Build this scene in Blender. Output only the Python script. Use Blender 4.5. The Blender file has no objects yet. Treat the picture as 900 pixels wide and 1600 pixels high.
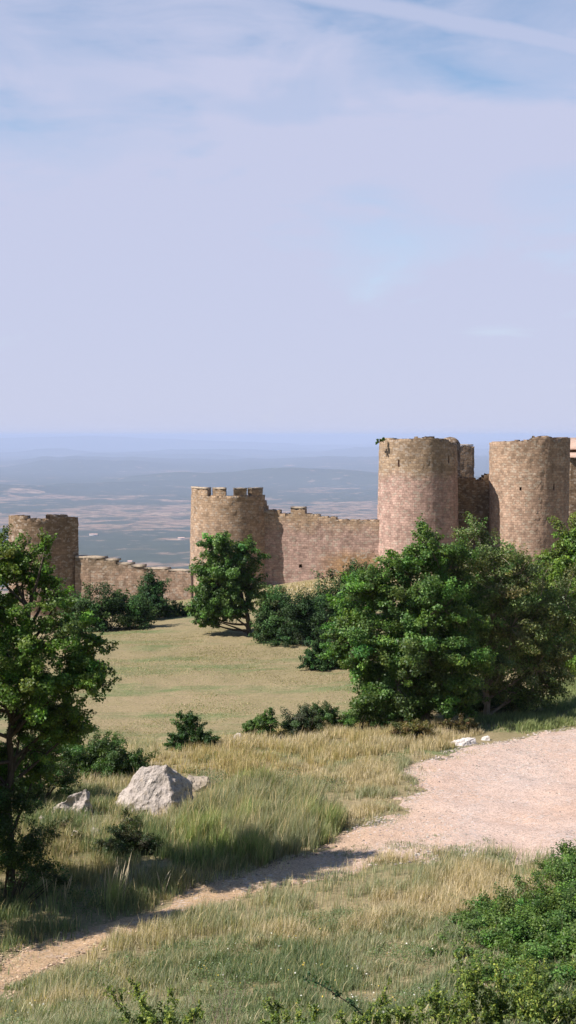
import bpy, bmesh, math
import numpy as np
from mathutils import Vector, noise as mnoise

S = bpy.context.scene
COL = S.collection
RNG = np.random.default_rng(7)
R = math.radians

# ------------------------------------------------------------------ camera model
F, CX, CY = 2198.0, 450.0, 800.0          # focal length and centre, in photo pixels
PITCH = math.atan(120.0 / F)
CAMZ = 10.0
cp, sp = math.cos(PITCH), math.sin(PITCH)


def ray(px, py):
    a = (np.asarray(px, float) - CX) / F
    b = (CY - np.asarray(py, float)) / F
    return np.stack([a, cp + b * sp, -sp + b * cp], -1)      # y forward, z up


def P(px, py, D):
    d = ray(px, py)
    D = np.asarray(D, float)
    return d * (D / d[..., 1])[..., None] + np.array([0, 0, CAMZ])


# ------------------------------------------------------------------ noise
def _h(ix, iy, seed):
    n = (ix.astype(np.int64) * 374761393 + iy.astype(np.int64) * 668265263 + seed * 1442695041) & 0x7fffffff
    n = ((n ^ (n >> 13)) * 1274126177) & 0x7fffffff
    n = (n ^ (n >> 16)) & 0x7fffffff
    return (n % 100003) / 100003.0


def vn(x, y, seed=0):
    x = np.asarray(x, float); y = np.asarray(y, float)
    ix = np.floor(x); iy = np.floor(y)
    fx = x - ix; fy = y - iy
    fx = fx * fx * (3 - 2 * fx); fy = fy * fy * (3 - 2 * fy)
    a = _h(ix, iy, seed); b = _h(ix + 1, iy, seed); c = _h(ix, iy + 1, seed); d = _h(ix + 1, iy + 1, seed)
    return a + (b - a) * fx + (c - a) * fy + (a - b - c + d) * fx * fy


def fbm(x, y, seed=0, oct=4):
    t = 0; w = .5; tot = 0
    for k in range(oct):
        t = t + w * vn(np.asarray(x) * 2 ** k, np.asarray(y) * 2 ** k, seed + 17 * k); tot += w; w *= .5
    return t / tot


# ------------------------------------------------------------------ ground height
_cp_px = [(0, 1600, 21.5), (450, 1600, 21.5), (900, 1600, 20.6), (0, 1530, 25.6), (200, 1450, 28.6), (400, 1385, 31.2),
          (620, 1340, 33.2), (900, 1345, 32.4), (900, 1470, 26.2), (0, 1400, 30.6), (150, 1385, 31.4), (250, 1290, 36.0),
          (450, 1310, 35.2), (600, 1230, 40), (900, 1230, 40), (100, 1275, 36.8), (250, 1262, 38), (750, 1170, 45),
          (900, 1140, 48.5), (450, 1190, 43), (300, 1195, 42.5), (600, 1152, 47), (400, 1158, 46), (130, 1215, 41),
          (200, 1162, 51), (350, 1135, 54), (500, 1092, 58.5), (200, 1050, 66), (400, 1050, 66), (550, 1052, 64.5),
          (300, 983, 81), (450, 1020, 72), (200, 988, 81), (120, 958, 97), (290, 950, 97), (440, 922, 102),
          (515, 915, 103), (590, 893, 107), (650, 882, 110), (830, 872, 112), (900, 880, 112), (70, 965, 106), (10, 1000, 80),
          (900, 1000, 69), (900, 1090, 55), (720, 1000, 70), (40, 1120, 56)]
_cpw = [tuple(P(*c)) for c in _cp_px]
_cpw += [(-40, 22, 1.5), (40, 22, 2.0), (-40, 40, .2), (40, 40, .6), (-45, 70, -1.8), (45, 70, .6), (-48, 110, -5),
         (48, 112, 1.0), (-40, 4, 7.2), (40, 4, 7.4), (0, 10, 5.2), (-8, 4, 7.2), (8, 4, 7.2), (0, -6, 8.4), (-40, -6, 8.4), (40, -6, 8.4),
         (-45, 135, -8), (0, 135, -3), (45, 135, -1), (-22, 128, -7), (20, 128, -.6)]
_cpw = np.array(_cpw)
_A = np.zeros((len(_cpw) + 3,) * 2)
_n = len(_cpw)
_A[:_n, :_n] = np.hypot(_cpw[:, None, 0] - _cpw[None, :, 0], _cpw[:, None, 1] - _cpw[None, :, 1])
_A[:_n, _n] = 1; _A[_n, :_n] = 1
_A[:_n, _n + 1:] = _cpw[:, :2]; _A[_n + 1:, :_n] = _cpw[:, :2].T
_W = np.linalg.solve(_A, np.concatenate([_cpw[:, 2], [0, 0, 0]]))


def gz(x, y):
    x = np.asarray(x, float); y = np.asarray(y, float)
    sh = x.shape
    xf = x.ravel(); yf = y.ravel()
    out = np.empty(xf.shape)
    for i in range(0, len(xf), 40000):
        a = xf[i:i + 40000, None]; b = yf[i:i + 40000, None]
        r = np.sqrt((a - _cpw[None, :, 0]) ** 2 + (b - _cpw[None, :, 1]) ** 2 + .6)
        out[i:i + 40000] = r @ _W[:_n] + _W[_n] + a[:, 0] * _W[_n + 1] + b[:, 0] * _W[_n + 2]
    e = np.maximum(0, yf - 124)
    s = np.maximum(0, np.abs(xf) - 42)
    out += .3 * np.maximum(0, -yf - 8)
    out -= .25 * e ** 1.35 + .02 * s ** 1.4
    out += (fbm(xf * .9, yf * .9, 3, 3) - .5) * .16 * np.clip((yf - 15) / 10, 0, 1)
    return out.reshape(sh)


def hit(px, py):
    """where the ray through a photo pixel meets the ground"""
    Ds = np.linspace(17, 121, 1400)
    p = P(np.full(Ds.shape, float(px)), np.full(Ds.shape, float(py)), Ds)
    below = p[:, 2] < gz(p[:, 0], p[:, 1])
    i = int(np.argmax(below)) if below.any() else len(Ds) - 1
    return np.array([p[i, 0], p[i, 1], float(gz(p[i:i + 1, 0], p[i:i + 1, 1])[0])])


def at(px, D):
    x = (px - CX) / F * D * 1.0
    p = P(px, 900, D)
    return np.array([p[0], D, float(gz(np.array([p[0]]), np.array([D]))[0])])


def d_above(px, py, h):
    Ds = np.linspace(17, 121, 1400)
    p = P(np.full(Ds.shape, float(px)), np.full(Ds.shape, float(py)), Ds)
    below = p[:, 2] < gz(p[:, 0], p[:, 1]) + h
    return float(Ds[int(np.argmax(below))]) if below.any() else Ds[-1]


# ------------------------------------------------------------------ objects
def tag(o, label=None, cat=None, group=None, kind=None):
    if label: o['label'] = label
    if cat: o['category'] = cat
    if group: o['group'] = group
    if kind: o['kind'] = kind
    return o


def empty(name, loc, label, cat, group=None):
    o = bpy.data.objects.new(name, None)
    o.empty_display_size = .3
    COL.objects.link(o)
    o.location = tuple(loc)
    return tag(o, label, cat, group)


def mesh_np(name, V, loops, starts, mat=None, parent=None, col=None, smooth=False, uv=None, loc=None):
    me = bpy.data.meshes.new(name)
    V = np.ascontiguousarray(V, dtype=np.float32)
    loops = np.ascontiguousarray(loops, dtype=np.int32); starts = np.ascontiguousarray(starts, dtype=np.int32)
    me.vertices.add(len(V)); me.vertices.foreach_set('co', V.ravel())
    me.loops.add(len(loops)); me.loops.foreach_set('vertex_index', loops)
    me.polygons.add(len(starts)); me.polygons.foreach_set('loop_start', starts)
    if smooth:
        me.polygons.foreach_set('use_smooth', np.ones(len(starts), dtype=bool))
    me.update(calc_edges=True)
    me.validate()
    if col is not None:
        a = me.attributes.new('col', 'FLOAT_COLOR', 'POINT')
        c = np.ones((len(V), 4), dtype=np.float32); c[:, :3] = col
        a.data.foreach_set('color', c.ravel())
    if uv is not None:
        l = me.uv_layers.new(name='UVMap')
        l.data.foreach_set('uv', np.ascontiguousarray(uv, dtype=np.float32).ravel())
    if mat: me.materials.append(mat)
    o = bpy.data.objects.new(name, me)
    COL.objects.link(o)
    if parent: o.parent = parent
    if loc is not None: o.location = tuple(loc)
    return o


def mesh_py(name, verts, faces, mat=None, parent=None, uv=None, smooth=False, loc=None):
    loops = [i for f in faces for i in f]
    st = np.cumsum([0] + [len(f) for f in faces])[:-1]
    u = None
    if uv is not None:
        u = [c for f in uv for c in f]
    return mesh_np(name, np.array(verts), loops, st, mat, parent, uv=u, smooth=smooth, loc=loc)


# ------------------------------------------------------------------ materials
class NT:
    def __init__(s, name):
        s.m = bpy.data.materials.new(name); s.m.use_nodes = True
        s.t = s.m.node_tree; s.t.nodes.clear()
        s.out = s.n('ShaderNodeOutputMaterial')

    def n(s, t, **k):
        x = s.t.nodes.new(t)
        for a, b in k.items():
            if a.startswith('i_'):
                key = a[2:].replace('_', ' ')
                x.inputs[key].default_value = b
            else:
                setattr(x, a, b)
        return x

    def l(s, a, b): s.t.links.new(a, b)

    def ramp(s, fac, stops):
        r = s.n('ShaderNodeValToRGB')
        e = r.color_ramp.elements
        while len(e) < len(stops): e.new(.5)
        for k, (p, c) in enumerate(stops):
            e[k].position = p
            e[k].color = (c, c, c, 1) if not isinstance(c, tuple) else (*c, 1)
        s.l(fac, r.inputs[0])
        return r.outputs[0]

    def mix(s, f, a, b, mode='MIX'):
        x = s.n('ShaderNodeMix', data_type='RGBA', blend_type=mode)
        for v, i in ((f, 0), (a, 6), (b, 7)):
            if hasattr(v, 'is_output') or hasattr(v, 'links'):
                s.l(v, x.inputs[i])
            else:
                x.inputs[i].default_value = (*v, 1) if isinstance(v, tuple) else v
        return x.outputs[2]

    def noise(s, vec, scale, detail=4, rough=.55, dist=0.):
        x = s.n('ShaderNodeTexNoise')
        x.inputs['Scale'].default_value = scale; x.inputs['Detail'].default_value = detail
        x.inputs['Roughness'].default_value = rough; x.inputs['Distortion'].default_value = dist
        if vec is not None: s.l(vec, x.inputs['Vector'])
        return x.outputs['Fac']

    def bump(s, h, strength, dist):
        b = s.n('ShaderNodeBump'); b.inputs['Strength'].default_value = strength; b.inputs['Distance'].default_value = dist
        s.l(h, b.inputs['Height']); return b.outputs[0]

    def principled(s, col, rough=.9, spec=.2, normal=None):
        p = s.n('ShaderNodeBsdfPrincipled')
        if isinstance(col, tuple): p.inputs['Base Color'].default_value = (*col, 1)
        else: s.l(col, p.inputs['Base Color'])
        p.inputs['Roughness'].default_value = rough
        p.inputs['Specular IOR Level'].default_value = spec
        if normal is not None: s.l(normal, p.inputs['Normal'])
        return p.outputs[0]

    def done(s, sh):
        s.l(sh, s.out.inputs['Surface']); return s.m


def mat_leaf(name, trans=.35, rough=.5, spec=.35):
    t = NT(name)
    a = t.n('ShaderNodeAttribute', attribute_name='col')
    p = t.principled(a.outputs['Color'], rough, spec)
    tr = t.n('ShaderNodeBsdfTranslucent')
    t.l(t.mix(1.0, a.outputs['Color'], (1.5, 1.6, .7), 'MULTIPLY'), tr.inputs['Color'])
    m = t.n('ShaderNodeMixShader'); m.inputs[0].default_value = trans
    t.l(p, m.inputs[1]); t.l(tr.outputs[0], m.inputs[2])
    return t.done(m.outputs[0])


def mat_bark(name, c1, c2):
    t = NT(name)
    g = t.n('ShaderNodeTexCoord').outputs['Object']
    mp = t.n('ShaderNodeMapping'); mp.inputs['Scale'].default_value = (9, 9, 2); t.l(g, mp.inputs[0])
    n = t.noise(mp.outputs[0], 3, 5)
    c = t.mix(t.ramp(n, [(.35, 0.), (.65, 1.)]), c1, c2)
    return t.done(t.principled(c, .9, .1, t.bump(n, .8, .03)))


def mat_stone(name, low, high, zsplit, zsoft, foot=None, dark=.55, pale=(.55, .46, .38), row=.18, width=.31):
    """coursed rubble masonry: UV in metres (u along the wall, v height)"""
    t = NT(name)
    uv = t.n('ShaderNodeUVMap').outputs[0]
    nd = t.n('ShaderNodeTexNoise'); nd.inputs['Scale'].default_value = 2.2; nd.inputs['Detail'].default_value = 3
    t.l(uv, nd.inputs['Vector'])
    dv = t.n('ShaderNodeVectorMath', operation='MULTIPLY_ADD')
    t.l(nd.outputs['Color'], dv.inputs[0]); dv.inputs[1].default_value = (.16, .13, 0); t.l(uv, dv.inputs[2])
    b = t.n('ShaderNodeTexBrick')
    b.offset = .5; b.squash = 1.0
    b.inputs['Scale'].default_value = 1; b.inputs['Brick Width'].default_value = width; b.inputs['Row Height'].default_value = row
    b.inputs['Mortar Size'].default_value = .018; b.inputs['Mortar Smooth'].default_value = .6; b.inputs['Bias'].default_value = 0
    b.inputs['Color1'].default_value = (0, 0, 0, 1); b.inputs['Color2'].default_value = (1, 1, 1, 1); b.inputs['Mortar'].default_value = (.5, .5, .5, 1)
    t.l(dv.outputs[0], b.inputs['Vector'])
    per = b.outputs['Color']
    sx = t.n('ShaderNodeSeparateXYZ'); t.l(uv, sx.inputs[0])
    nb = t.noise(uv, .55, 4, .6)
    # weathered upper zone against the repaired lower one
    ma = t.n('ShaderNodeMath', operation='MULTIPLY_ADD'); t.l(nb, ma.inputs[0]); ma.inputs[1].default_value = 2.2; t.l(sx.outputs[1], ma.inputs[2])
    mr = t.n('ShaderNodeMapRange'); mr.inputs[1].default_value = zsplit + 1.1 - zsoft; mr.inputs[2].default_value = zsplit + 1.1 + zsoft
    t.l(ma.outputs[0], mr.inputs[0])
    low = tuple(x * k_ for x, k_ in zip(low, (.78, .735, .73))); high = tuple(x * k_ for x, k_ in zip(high, (.77, .73, .70))); pale = tuple(x * .72 for x in pale)
    base = t.mix(mr.outputs[0], low, high)
    if foot:
        fc, fx0, fx1, fz = foot
        a1 = t.n('ShaderNodeMapRange'); a1.inputs[1].default_value = fx0; a1.inputs[2].default_value = fx1; t.l(sx.outputs[0], a1.inputs[0])
        a2 = t.n('ShaderNodeMapRange'); a2.inputs[1].default_value = fz + 1.1 + .5; a2.inputs[2].default_value = fz + 1.1 - .5; t.l(ma.outputs[0], a2.inputs[0])
        mm = t.n('ShaderNodeMath', operation='MULTIPLY'); t.l(a1.outputs[0], mm.inputs[0]); t.l(a2.outputs[0], mm.inputs[1])
        base = t.mix(mm.outputs[0], base, fc)
    v = t.ramp(per, [(0., .72), (.5, .98), (1., 1.22)])
    c = t.mix(1., base, v, 'MULTIPLY')
    # pale blocks and lichen
    vo = t.n('ShaderNodeTexVoronoi'); vo.inputs['Scale'].default_value = 4.6
    mpv = t.n('ShaderNodeMapping'); mpv.inputs['Scale'].default_value = (1, 1.7, 1); t.l(dv.outputs[0], mpv.inputs[0]); t.l(mpv.outputs[0], vo.inputs['Vector'])
    sc = t.n('ShaderNodeSeparateColor'); t.l(vo.outputs['Color'], sc.inputs[0])
    pf = t.ramp(sc.outputs[0], [(.74, 0.), (.9, .8)])
    c = t.mix(pf, c, pale)
    st = t.ramp(t.noise(uv, 1.3, 6, .65), [(.34, .78), (.6, 1.05)])
    c = t.mix(1., c, st, 'MULTIPLY')
    mps = t.n('ShaderNodeMapping'); mps.inputs['Scale'].default_value = (1.6, .22, 1); t.l(uv, mps.inputs[0])
    c = t.mix(1., c, t.ramp(t.noise(mps.outputs[0], 1.2, 5, .65), [(.38, .82), (.52, 1.03)]), 'MULTIPLY')
    fine = t.ramp(t.noise(uv, 9, 4, .7), [(.3, .8), (.7, 1.15)])
    c = t.mix(1., c, fine, 'MULTIPLY')
    c = t.mix(t.ramp(b.outputs['Fac'], [(.3, 0.), (1., .45)]), c, (low[0] * .4, low[1] * .37, low[2] * .35))
    inv = t.n('ShaderNodeMath', operation='SUBTRACT'); inv.inputs[0].default_value = 1; t.l(b.outputs['Fac'], inv.inputs[1])
    h = t.n('ShaderNodeMath', operation='MULTIPLY_ADD'); t.l(t.noise(uv, 7, 5, .7), h.inputs[0]); h.inputs[1].default_value = .9
    h2 = t.n('ShaderNodeMath', operation='MULTIPLY_ADD'); t.l(per, h2.inputs[0]); h2.inputs[1].default_value = .55; t.l(inv.outputs[0], h2.inputs[2])
    t.l(h2.outputs[0], h.inputs[2])
    return t.done(t.principled(c, .95, .1, t.bump(h.outputs[0], .5, .035)))


def mat_plain(name, c1, c2, scale=3., rough=.9, bump=.3, bd=.03):
    t = NT(name)
    g = t.n('ShaderNodeTexCoord').outputs['Object']
    n = t.noise(g, scale, 6, .65)
    c = t.mix(t.ramp(n, [(.35, 0.), (.65, 1.)]), c1, c2)
    return t.done(t.principled(c, rough, .15, t.bump(n, bump, bd)))


M_LEAF = mat_leaf('leaf')
M_NEEDLE = mat_leaf('needle', .15, .6, .2)
M_GRASS = mat_leaf('grass_blade', .3, .6, .2)
M_BARK = mat_bark('bark', (.10, .08, .06), (.2, .165, .13))
M_BARK_DARK = mat_bark('dark_bark', (.05, .04, .03), (.11, .09, .07))

# ------------------------------------------------------------------ ground sheet
def grid_mesh(xs, ys, zf):
    X, Y = np.meshgrid(xs, ys)
    Z = zf(X, Y)
    V = np.stack([X, Y, Z], -1).reshape(-1, 3)
    nx, ny = len(xs), len(ys)
    i = np.arange(nx - 1)[None, :] + nx * np.arange(ny - 1)[:, None]
    q = np.stack([i, i + 1, i + 1 + nx, i + nx], -1).reshape(-1, 4)
    return V, q


def axis(*segs):
    out = []
    for a, b, st in segs:
        out += list(np.arange(a, b, st))
    return np.array(out + [segs[-1][1]])


def build_ground():
    xs = axis((-260, -60, 10), (-60, -20, 1.2), (-20, 22, .22), (22, 60, 1.2), (60, 260, 10))
    ys = axis((-56, -12, 4), (-12, 15, 1.0), (15, 52, .2), (52, 86, .35), (86, 128, .7), (128, 320, 6))
    V, q = grid_mesh(xs, ys, gz)
    t = NT('ground_soil')
    g = t.n('ShaderNodeTexCoord').outputs['Object']
    n1 = t.noise(g, .22, 5, .6, .4); n2 = t.noise(g, 1.6, 6, .7); n3 = t.noise(g, 9, 5, .7)
    mp = t.n('ShaderNodeMapping'); mp.inputs['Scale'].default_value = (.07, .24, 1); mp.inputs['Location'].default_value = (3.3, 1.7, 0); t.l(g, mp.inputs[0])
    ng = t.noise(mp.outputs[0], 1.5, 4, .6)
    c = t.mix(t.ramp(n1, [(.35, 0.), (.7, 1.)]), (.29, .245, .135), (.36, .285, .17))
    c = t.mix(t.ramp(ng, [(.5, 0.), (.62, .85)]), c, (.16, .21, .09))
    c = t.mix(t.ramp(n2, [(.48, 0.), (.72, .6)]), c, (.40, .31, .2))
    c = t.mix(1., c, t.ramp(n3, [(.3, .56), (.7, .92)]), 'MULTIPLY')
    m = t.done(t.principled(c, .95, .05, t.bump(n3, .7, .05)))
    o = mesh_np('ground', V, q.ravel(), np.arange(len(q)) * 4, m, smooth=True)
    tag(o, 'dry grassy hillside sloping down to the castle walls', 'ground', kind='structure')


build_ground()


def hits(poly):
    return np.array([hit(*p)[:2] for p in poly])


def inside(pts, poly):
    x, y = pts[:, 0], pts[:, 1]
    c = np.zeros(len(pts), bool)
    j = len(poly) - 1
    for i in range(len(poly)):
        xi, yi = poly[i]; xj, yj = poly[j]
        cond = ((yi > y) != (yj > y)) & (x < (xj - xi) * (y - yi) / (yj - yi + 1e-12) + xi)
        c ^= cond; j = i
    return c


def sdist(pts, poly):
    d = np.full(len(pts), 1e9)
    for i in range(len(poly)):
        a = poly[i]; b = poly[(i + 1) % len(poly)]
        ab = b - a
        tt = np.clip(((pts - a) @ ab) / (ab @ ab + 1e-12), 0, 1)
        d = np.minimum(d, np.hypot(*(pts - a - tt[:, None] * ab).T))
    return np.where(inside(pts, poly), d, -d)


PATH_PX = [(-80, 1548), (0, 1500), (60, 1473), (130, 1450), (240, 1418), (330, 1376), (420, 1352), (480, 1336), (530, 1308), (580, 1282),
           (640, 1256), (668, 1232), (632, 1206), (690, 1184), (760, 1163), (830, 1149), (900, 1139), (1000, 1134), (1250, 1150), (1250, 1330),
           (1000, 1370), (880, 1352), (800, 1340), (700, 1338), (620, 1348), (540, 1372), (470, 1388), (400, 1402), (290, 1433), (200, 1468),
           (120, 1500), (40, 1535), (-80, 1590)]
PATH = hits(PATH_PX)


def path_sd(pts):
    n = (fbm(pts[:, 0] * .8, pts[:, 1] * .8, 11, 4) - .5) * 1.5 + (fbm(pts[:, 0] * 3.3, pts[:, 1] * 3.3, 12, 3) - .5) * .6
    return sdist(pts, PATH) + n * np.interp(pts[:, 0], [-3, 2], [.5, 1.]) - np.interp(pts[:, 0], [-2, 1.5], [.16, 0.])


def build_path():
    lo = PATH.min(0) - 1; hi = PATH.max(0) + 1
    xs = np.arange(lo[0], hi[0], .16); ys = np.arange(lo[1], hi[1], .16)
    V, q = grid_mesh(xs, ys, lambda X, Y: gz(X, Y))
    sd = path_sd(V[:, :2])
    V[:, 2] += np.clip(sd * .09, -.09, .028)
    keep = (sd[q] > -.6).any(1)
    q = q[keep]
    u, inv = np.unique(q, return_inverse=True)
    t = NT('gravel')
    g = t.n('ShaderNodeTexCoord').outputs['Object']
    sx = t.n('ShaderNodeSeparateXYZ'); t.l(g, sx.inputs[0])
    n1 = t.noise(g, .35, 4, .6); n2 = t.noise(g, 2.2, 6, .7); n3 = t.noise(g, 22, 4, .75)
    mr = t.n('ShaderNodeMapRange'); mr.inputs[1].default_value = -1; mr.inputs[2].default_value = 4.5; t.l(sx.outputs[0], mr.inputs[0])
    dirt = t.mix(n2, (.50, .345, .215), (.40, .27, .165))
    pink = t.mix(t.ramp(n1, [(.35, 0.), (.65, 1.)]), (.57, .40, .315), (.56, .43, .37))
    c = t.mix(mr.outputs[0], dirt, pink)
    vo = t.n('ShaderNodeTexVoronoi'); vo.inputs['Scale'].default_value = 38; t.l(g, vo.inputs['Vector'])
    sc = t.n('ShaderNodeSeparateColor'); t.l(vo.outputs['Color'], sc.inputs[0])
    c = t.mix(1., c, t.ramp(sc.outputs[0], [(0., .5), (.3, .97), (.9, 1.1), (1., 1.35)]), 'MULTIPLY')
    vo2 = t.n('ShaderNodeTexVoronoi'); vo2.inputs['Scale'].default_value = 15; t.l(g, vo2.inputs['Vector'])
    sc2 = t.n('ShaderNodeSeparateColor'); t.l(vo2.outputs['Color'], sc2.inputs[0])
    gr = t.n('ShaderNodeMath', operation='MULTIPLY'); t.l(t.ramp(sc2.outputs[0], [(.6, 0.), (.8, .7)]), gr.inputs[0]); t.l(t.ramp(t.noise(g, .5, 4, .65), [(.42, .1), (.6, 1.)]), gr.inputs[1])
    c = t.mix(gr.outputs[0], c, t.mix(sc2.outputs[1], (.62, .55, .52), (.3, .24, .2)))
    c = t.mix(1., c, t.ramp(n2, [(.3, .78), (.7, .98)]), 'MULTIPLY')
    c = t.mix(1., c, t.ramp(n3, [(.3, .85), (.7, 1.1)]), 'MULTIPLY')
    m = t.done(t.principled(c, .95, .1, t.bump(n3, .6, .03)))
    o = mesh_np('path', V[u], inv.ravel(), np.arange(len(q)) * 4, m, smooth=True)
    tag(o, 'pinkish gravel track narrowing to a sandy footpath', 'path', kind='structure')
    # loose stones
    N = 190000
    pts = np.column_stack([RNG.uniform(-9, 13, N), RNG.uniform(23, 49, N)])
    s = path_sd(pts)
    dens = np.clip(fbm(pts[:, 0] * .5, pts[:, 1] * .5, 21, 3) * 2.6 - .95, .08, 1) * np.where(pts[:, 0] < 1.5, 1.6, 1.) * np.where(s < .5, 1.2, .8)
    pts = pts[(s > -.25) & (RNG.random(N) < dens * .8)]
    n = len(pts)
    r = RNG.gamma(2., .009, n).clip(.01, .05)
    oc = np.array([[1, 0, 0], [0, 1, 0], [-1, 0, 0], [0, -1, 0], [0, 0, 1]], float)
    a = RNG.uniform(0, 6.28, n)
    ca, sa = np.cos(a), np.sin(a)
    loc = oc[None] * RNG.uniform(.6, 1.35, (n, 5, 1)) * np.array([1.2, .9, .65])
    vx = loc[..., 0] * ca[:, None] - loc[..., 1] * sa[:, None]; vy = loc[..., 0] * sa[:, None] + loc[..., 1] * ca[:, None]
    Vp = np.stack([vx, vy, loc[..., 2]], -1) * r[:, None, None]
    Vp += np.column_stack([pts, gz(pts[:, 0], pts[:, 1]) + .02])[:, None, :]
    tri = np.array([[0, 1, 4], [1, 2, 4], [2, 3, 4], [3, 0, 4]])
    lp = (tri[None] + 5 * np.arange(n)[:, None, None]).reshape(-1)
    cc = np.where(pts[:, :1] < 1.5, np.array([[.45, .33, .23]]), np.array([[.46, .39, .35]])) * RNG.uniform(.3, 1.2, (n, 1)) * RNG.uniform(.94, 1.06, (n, 3))
    t = NT('pebble')
    at_ = t.n('ShaderNodeAttribute', attribute_name='col')
    o = mesh_np('gravel', Vp.reshape(-1, 3), lp, np.arange(n * 4) * 3, t.done(t.principled(at_.outputs['Color'], .9, .15)), col=np.repeat(cc, 5, 0))
    tag(o, 'loose gravel and pebbles scattered over the track', 'gravel', kind='stuff')


build_path()

# ------------------------------------------------------------------ valley and far ridges
def build_valley():
    th = np.linspace(R(-42), R(42), 420)
    d = np.concatenate([np.geomspace(260, 3000, 40), np.geomspace(3050, 30000, 330), np.geomspace(30300, 70000, 120)])
    TH, DD = np.meshgrid(th, d)
    X = DD * np.tan(TH); Y = DD
    px = CX + X / Y * F
    base = -420 + 0 * X
    hl = (fbm(X / 2600, Y / 2600, 31, 5) - .5)
    z = base + hl * np.interp(Y, [3000, 7800, 10500, 16000, 24000], [50, 110, 480, 560, 420])
    # wooded plateau at 22 km
    prof = np.interp(px, [-2000, -300, 0, 70, 150, 230, 330, 430, 520, 590, 900, 1500, 3000], [724, 720, 721, 714, 712, 716, 717, 716, 712, 713, 716, 712, 720])
    prof = prof + (vn(px / 23, 0 * px, 5) - .5) * 3.0 + (vn(px / 7, 0 * px, 6) - .5) * 1.0
    zt = CAMZ - (prof - 680) / F * 22000
    k = np.exp(-((Y - 22000) / np.where(Y < 22000, 5500, 2500)) ** 2)
    z = z * (1 - k) + zt * k
    # second, farther ridge on the right
    prof3 = np.interp(px, [-2000, 440, 480, 520, 560, 620, 800, 2000], [735, 722, 708, 702, 699, 698, 701, 705])
    zt = CAMZ - (prof3 + (vn(px / 15, 0 * px, 9) - .5) * 2 - 680) / F * 33000
    k = np.exp(-((Y - 33000) / 2500) ** 2)
    z = np.maximum(z, -420 + (zt + 420) * k)
    prof2 = np.interp(px, [-3000, -600, -200, 0, 90, 150, 215, 260, 330, 400, 450, 478, 520, 600, 900, 1300, 3000], [690, 686, 688, 684, 682, 681, 684, 685, 688, 691, 692, 698, 704, 703, 700, 693, 690])
    prof2 = prof2 + (vn(px / 18, 0 * px, 7) - .5) * 1.4
    zt = CAMZ - (prof2 - 680) / F * 46000
    k = np.exp(-((Y - 46000) / np.where(Y < 46000, 3500, 9000)) ** 2)
    z = np.maximum(z, -420 + (zt + 420) * k)
    # foot of the castle hill
    z = np.where(Y < 1200, np.maximum(z, -420 + 340 * np.clip((900 - Y) / 640, 0, 1)), z)
    V = np.stack([X, Y, z], -1).reshape(-1, 3)
    nx, ny = len(th), len(d)
    i = np.arange(nx - 1)[None, :] + nx * np.arange(ny - 1)[:, None]
    q = np.stack([i, i + 1, i + 1 + nx, i + nx], -1).reshape(-1, 4)
    t = NT('valley_land')
    g = t.n('ShaderNodeTexCoord').outputs['Object']
    mp = t.n('ShaderNodeMapping'); mp.inputs['Scale'].default_value = (.001, .001, 0); t.l(g, mp.inputs[0])
    p = mp.outputs[0]                                   # kilometres
    sx = t.n('ShaderNodeSeparateXYZ'); t.l(p, sx.inputs[0])
    ns = t.n('ShaderNodeTexNoise'); ns.inputs['Scale'].default_value = 2.5; ns.inputs['Detail'].default_value = 3; t.l(p, ns.inputs['Vector'])
    dv = t.n('ShaderNodeVectorMath', operation='MULTIPLY_ADD'); t.l(ns.outputs['Color'], dv.inputs[0]); dv.inputs[1].default_value = (.35, .35, 0); t.l(p, dv.inputs[2])
    vo = t.n('ShaderNodeTexVoronoi'); vo.inputs['Scale'].default_value = 4.2; t.l(dv.outputs[0], vo.inputs['Vector'])
    sc = t.n('ShaderNodeSeparateColor'); t.l(vo.outputs['Color'], sc.inputs[0])
    vs = t.n('ShaderNodeTexVoronoi'); vs.inputs['Scale'].default_value = 11; t.l(dv.outputs[0], vs.inputs['Vector'])
    sc2 = t.n('ShaderNodeSeparateColor'); t.l(vs.outputs['Color'], sc2.inputs[0])
    big = t.noise(p, .42, 5, .6, .3)
    mid = t.noise(p, 1.6, 5, .62)
    mr = t.n('ShaderNodeMapRange'); mr.inputs[1].default_value = 0; mr.inputs[2].default_value = 25; t.l(sx.outputs[1], mr.inputs[0])
    yb = t.ramp(mr.outputs[0], [(.12, .5), (.19, .52), (.235, .37), (.25, .37), (.262, .68), (.33, .66), (.36, .44), (.5, .36), (.9, .34)])
    s1 = t.n('ShaderNodeMath', operation='ADD'); t.l(big, s1.inputs[0]); t.l(yb, s1.inputs[1])
    s2 = t.n('ShaderNodeMath', operation='MULTIPLY_ADD'); t.l(mid, s2.inputs[0]); s2.inputs[1].default_value = .7; t.l(s1.outputs[0], s2.inputs[2])
    s3 = t.n('ShaderNodeMath', operation='MULTIPLY_ADD'); t.l(sc.outputs[0], s3.inputs[0]); s3.inputs[1].default_value = .28; t.l(s2.outputs[0], s3.inputs[2])
    mrf = t.n('ShaderNodeMapRange'); mrf.inputs[1].default_value = 1.52; mrf.inputs[2].default_value = 1.57; t.l(s3.outputs[0], mrf.inputs[0])
    field = t.ramp(sc2.outputs[1], [(0., (.24, .155, .1)), (.35, (.3, .2, .135)), (.6, (.15, .11, .07)), (.75, (.38, .265, .18)), (1., (.06, .055, .03))])
    field = t.mix(t.ramp(t.noise(p, 14, 4, .7), [(.45, 0.), (.6, .85)]), field, (.03, .04, .02))
    wood = t.mix(t.noise(p, 9, 5, .7), (.016, .03, .016), (.075, .085, .05))
    c = t.mix(mrf.outputs[0], wood, field)
    # small pale scars among the woods
    pf = t.ramp(t.noise(p, 7.5, 5, .6), [(.61, 0.), (.66, .75)])
    c = t.mix(pf, c, (.26, .19, .14))
    m = t.done(t.principled(c, 1., 0.))
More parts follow.
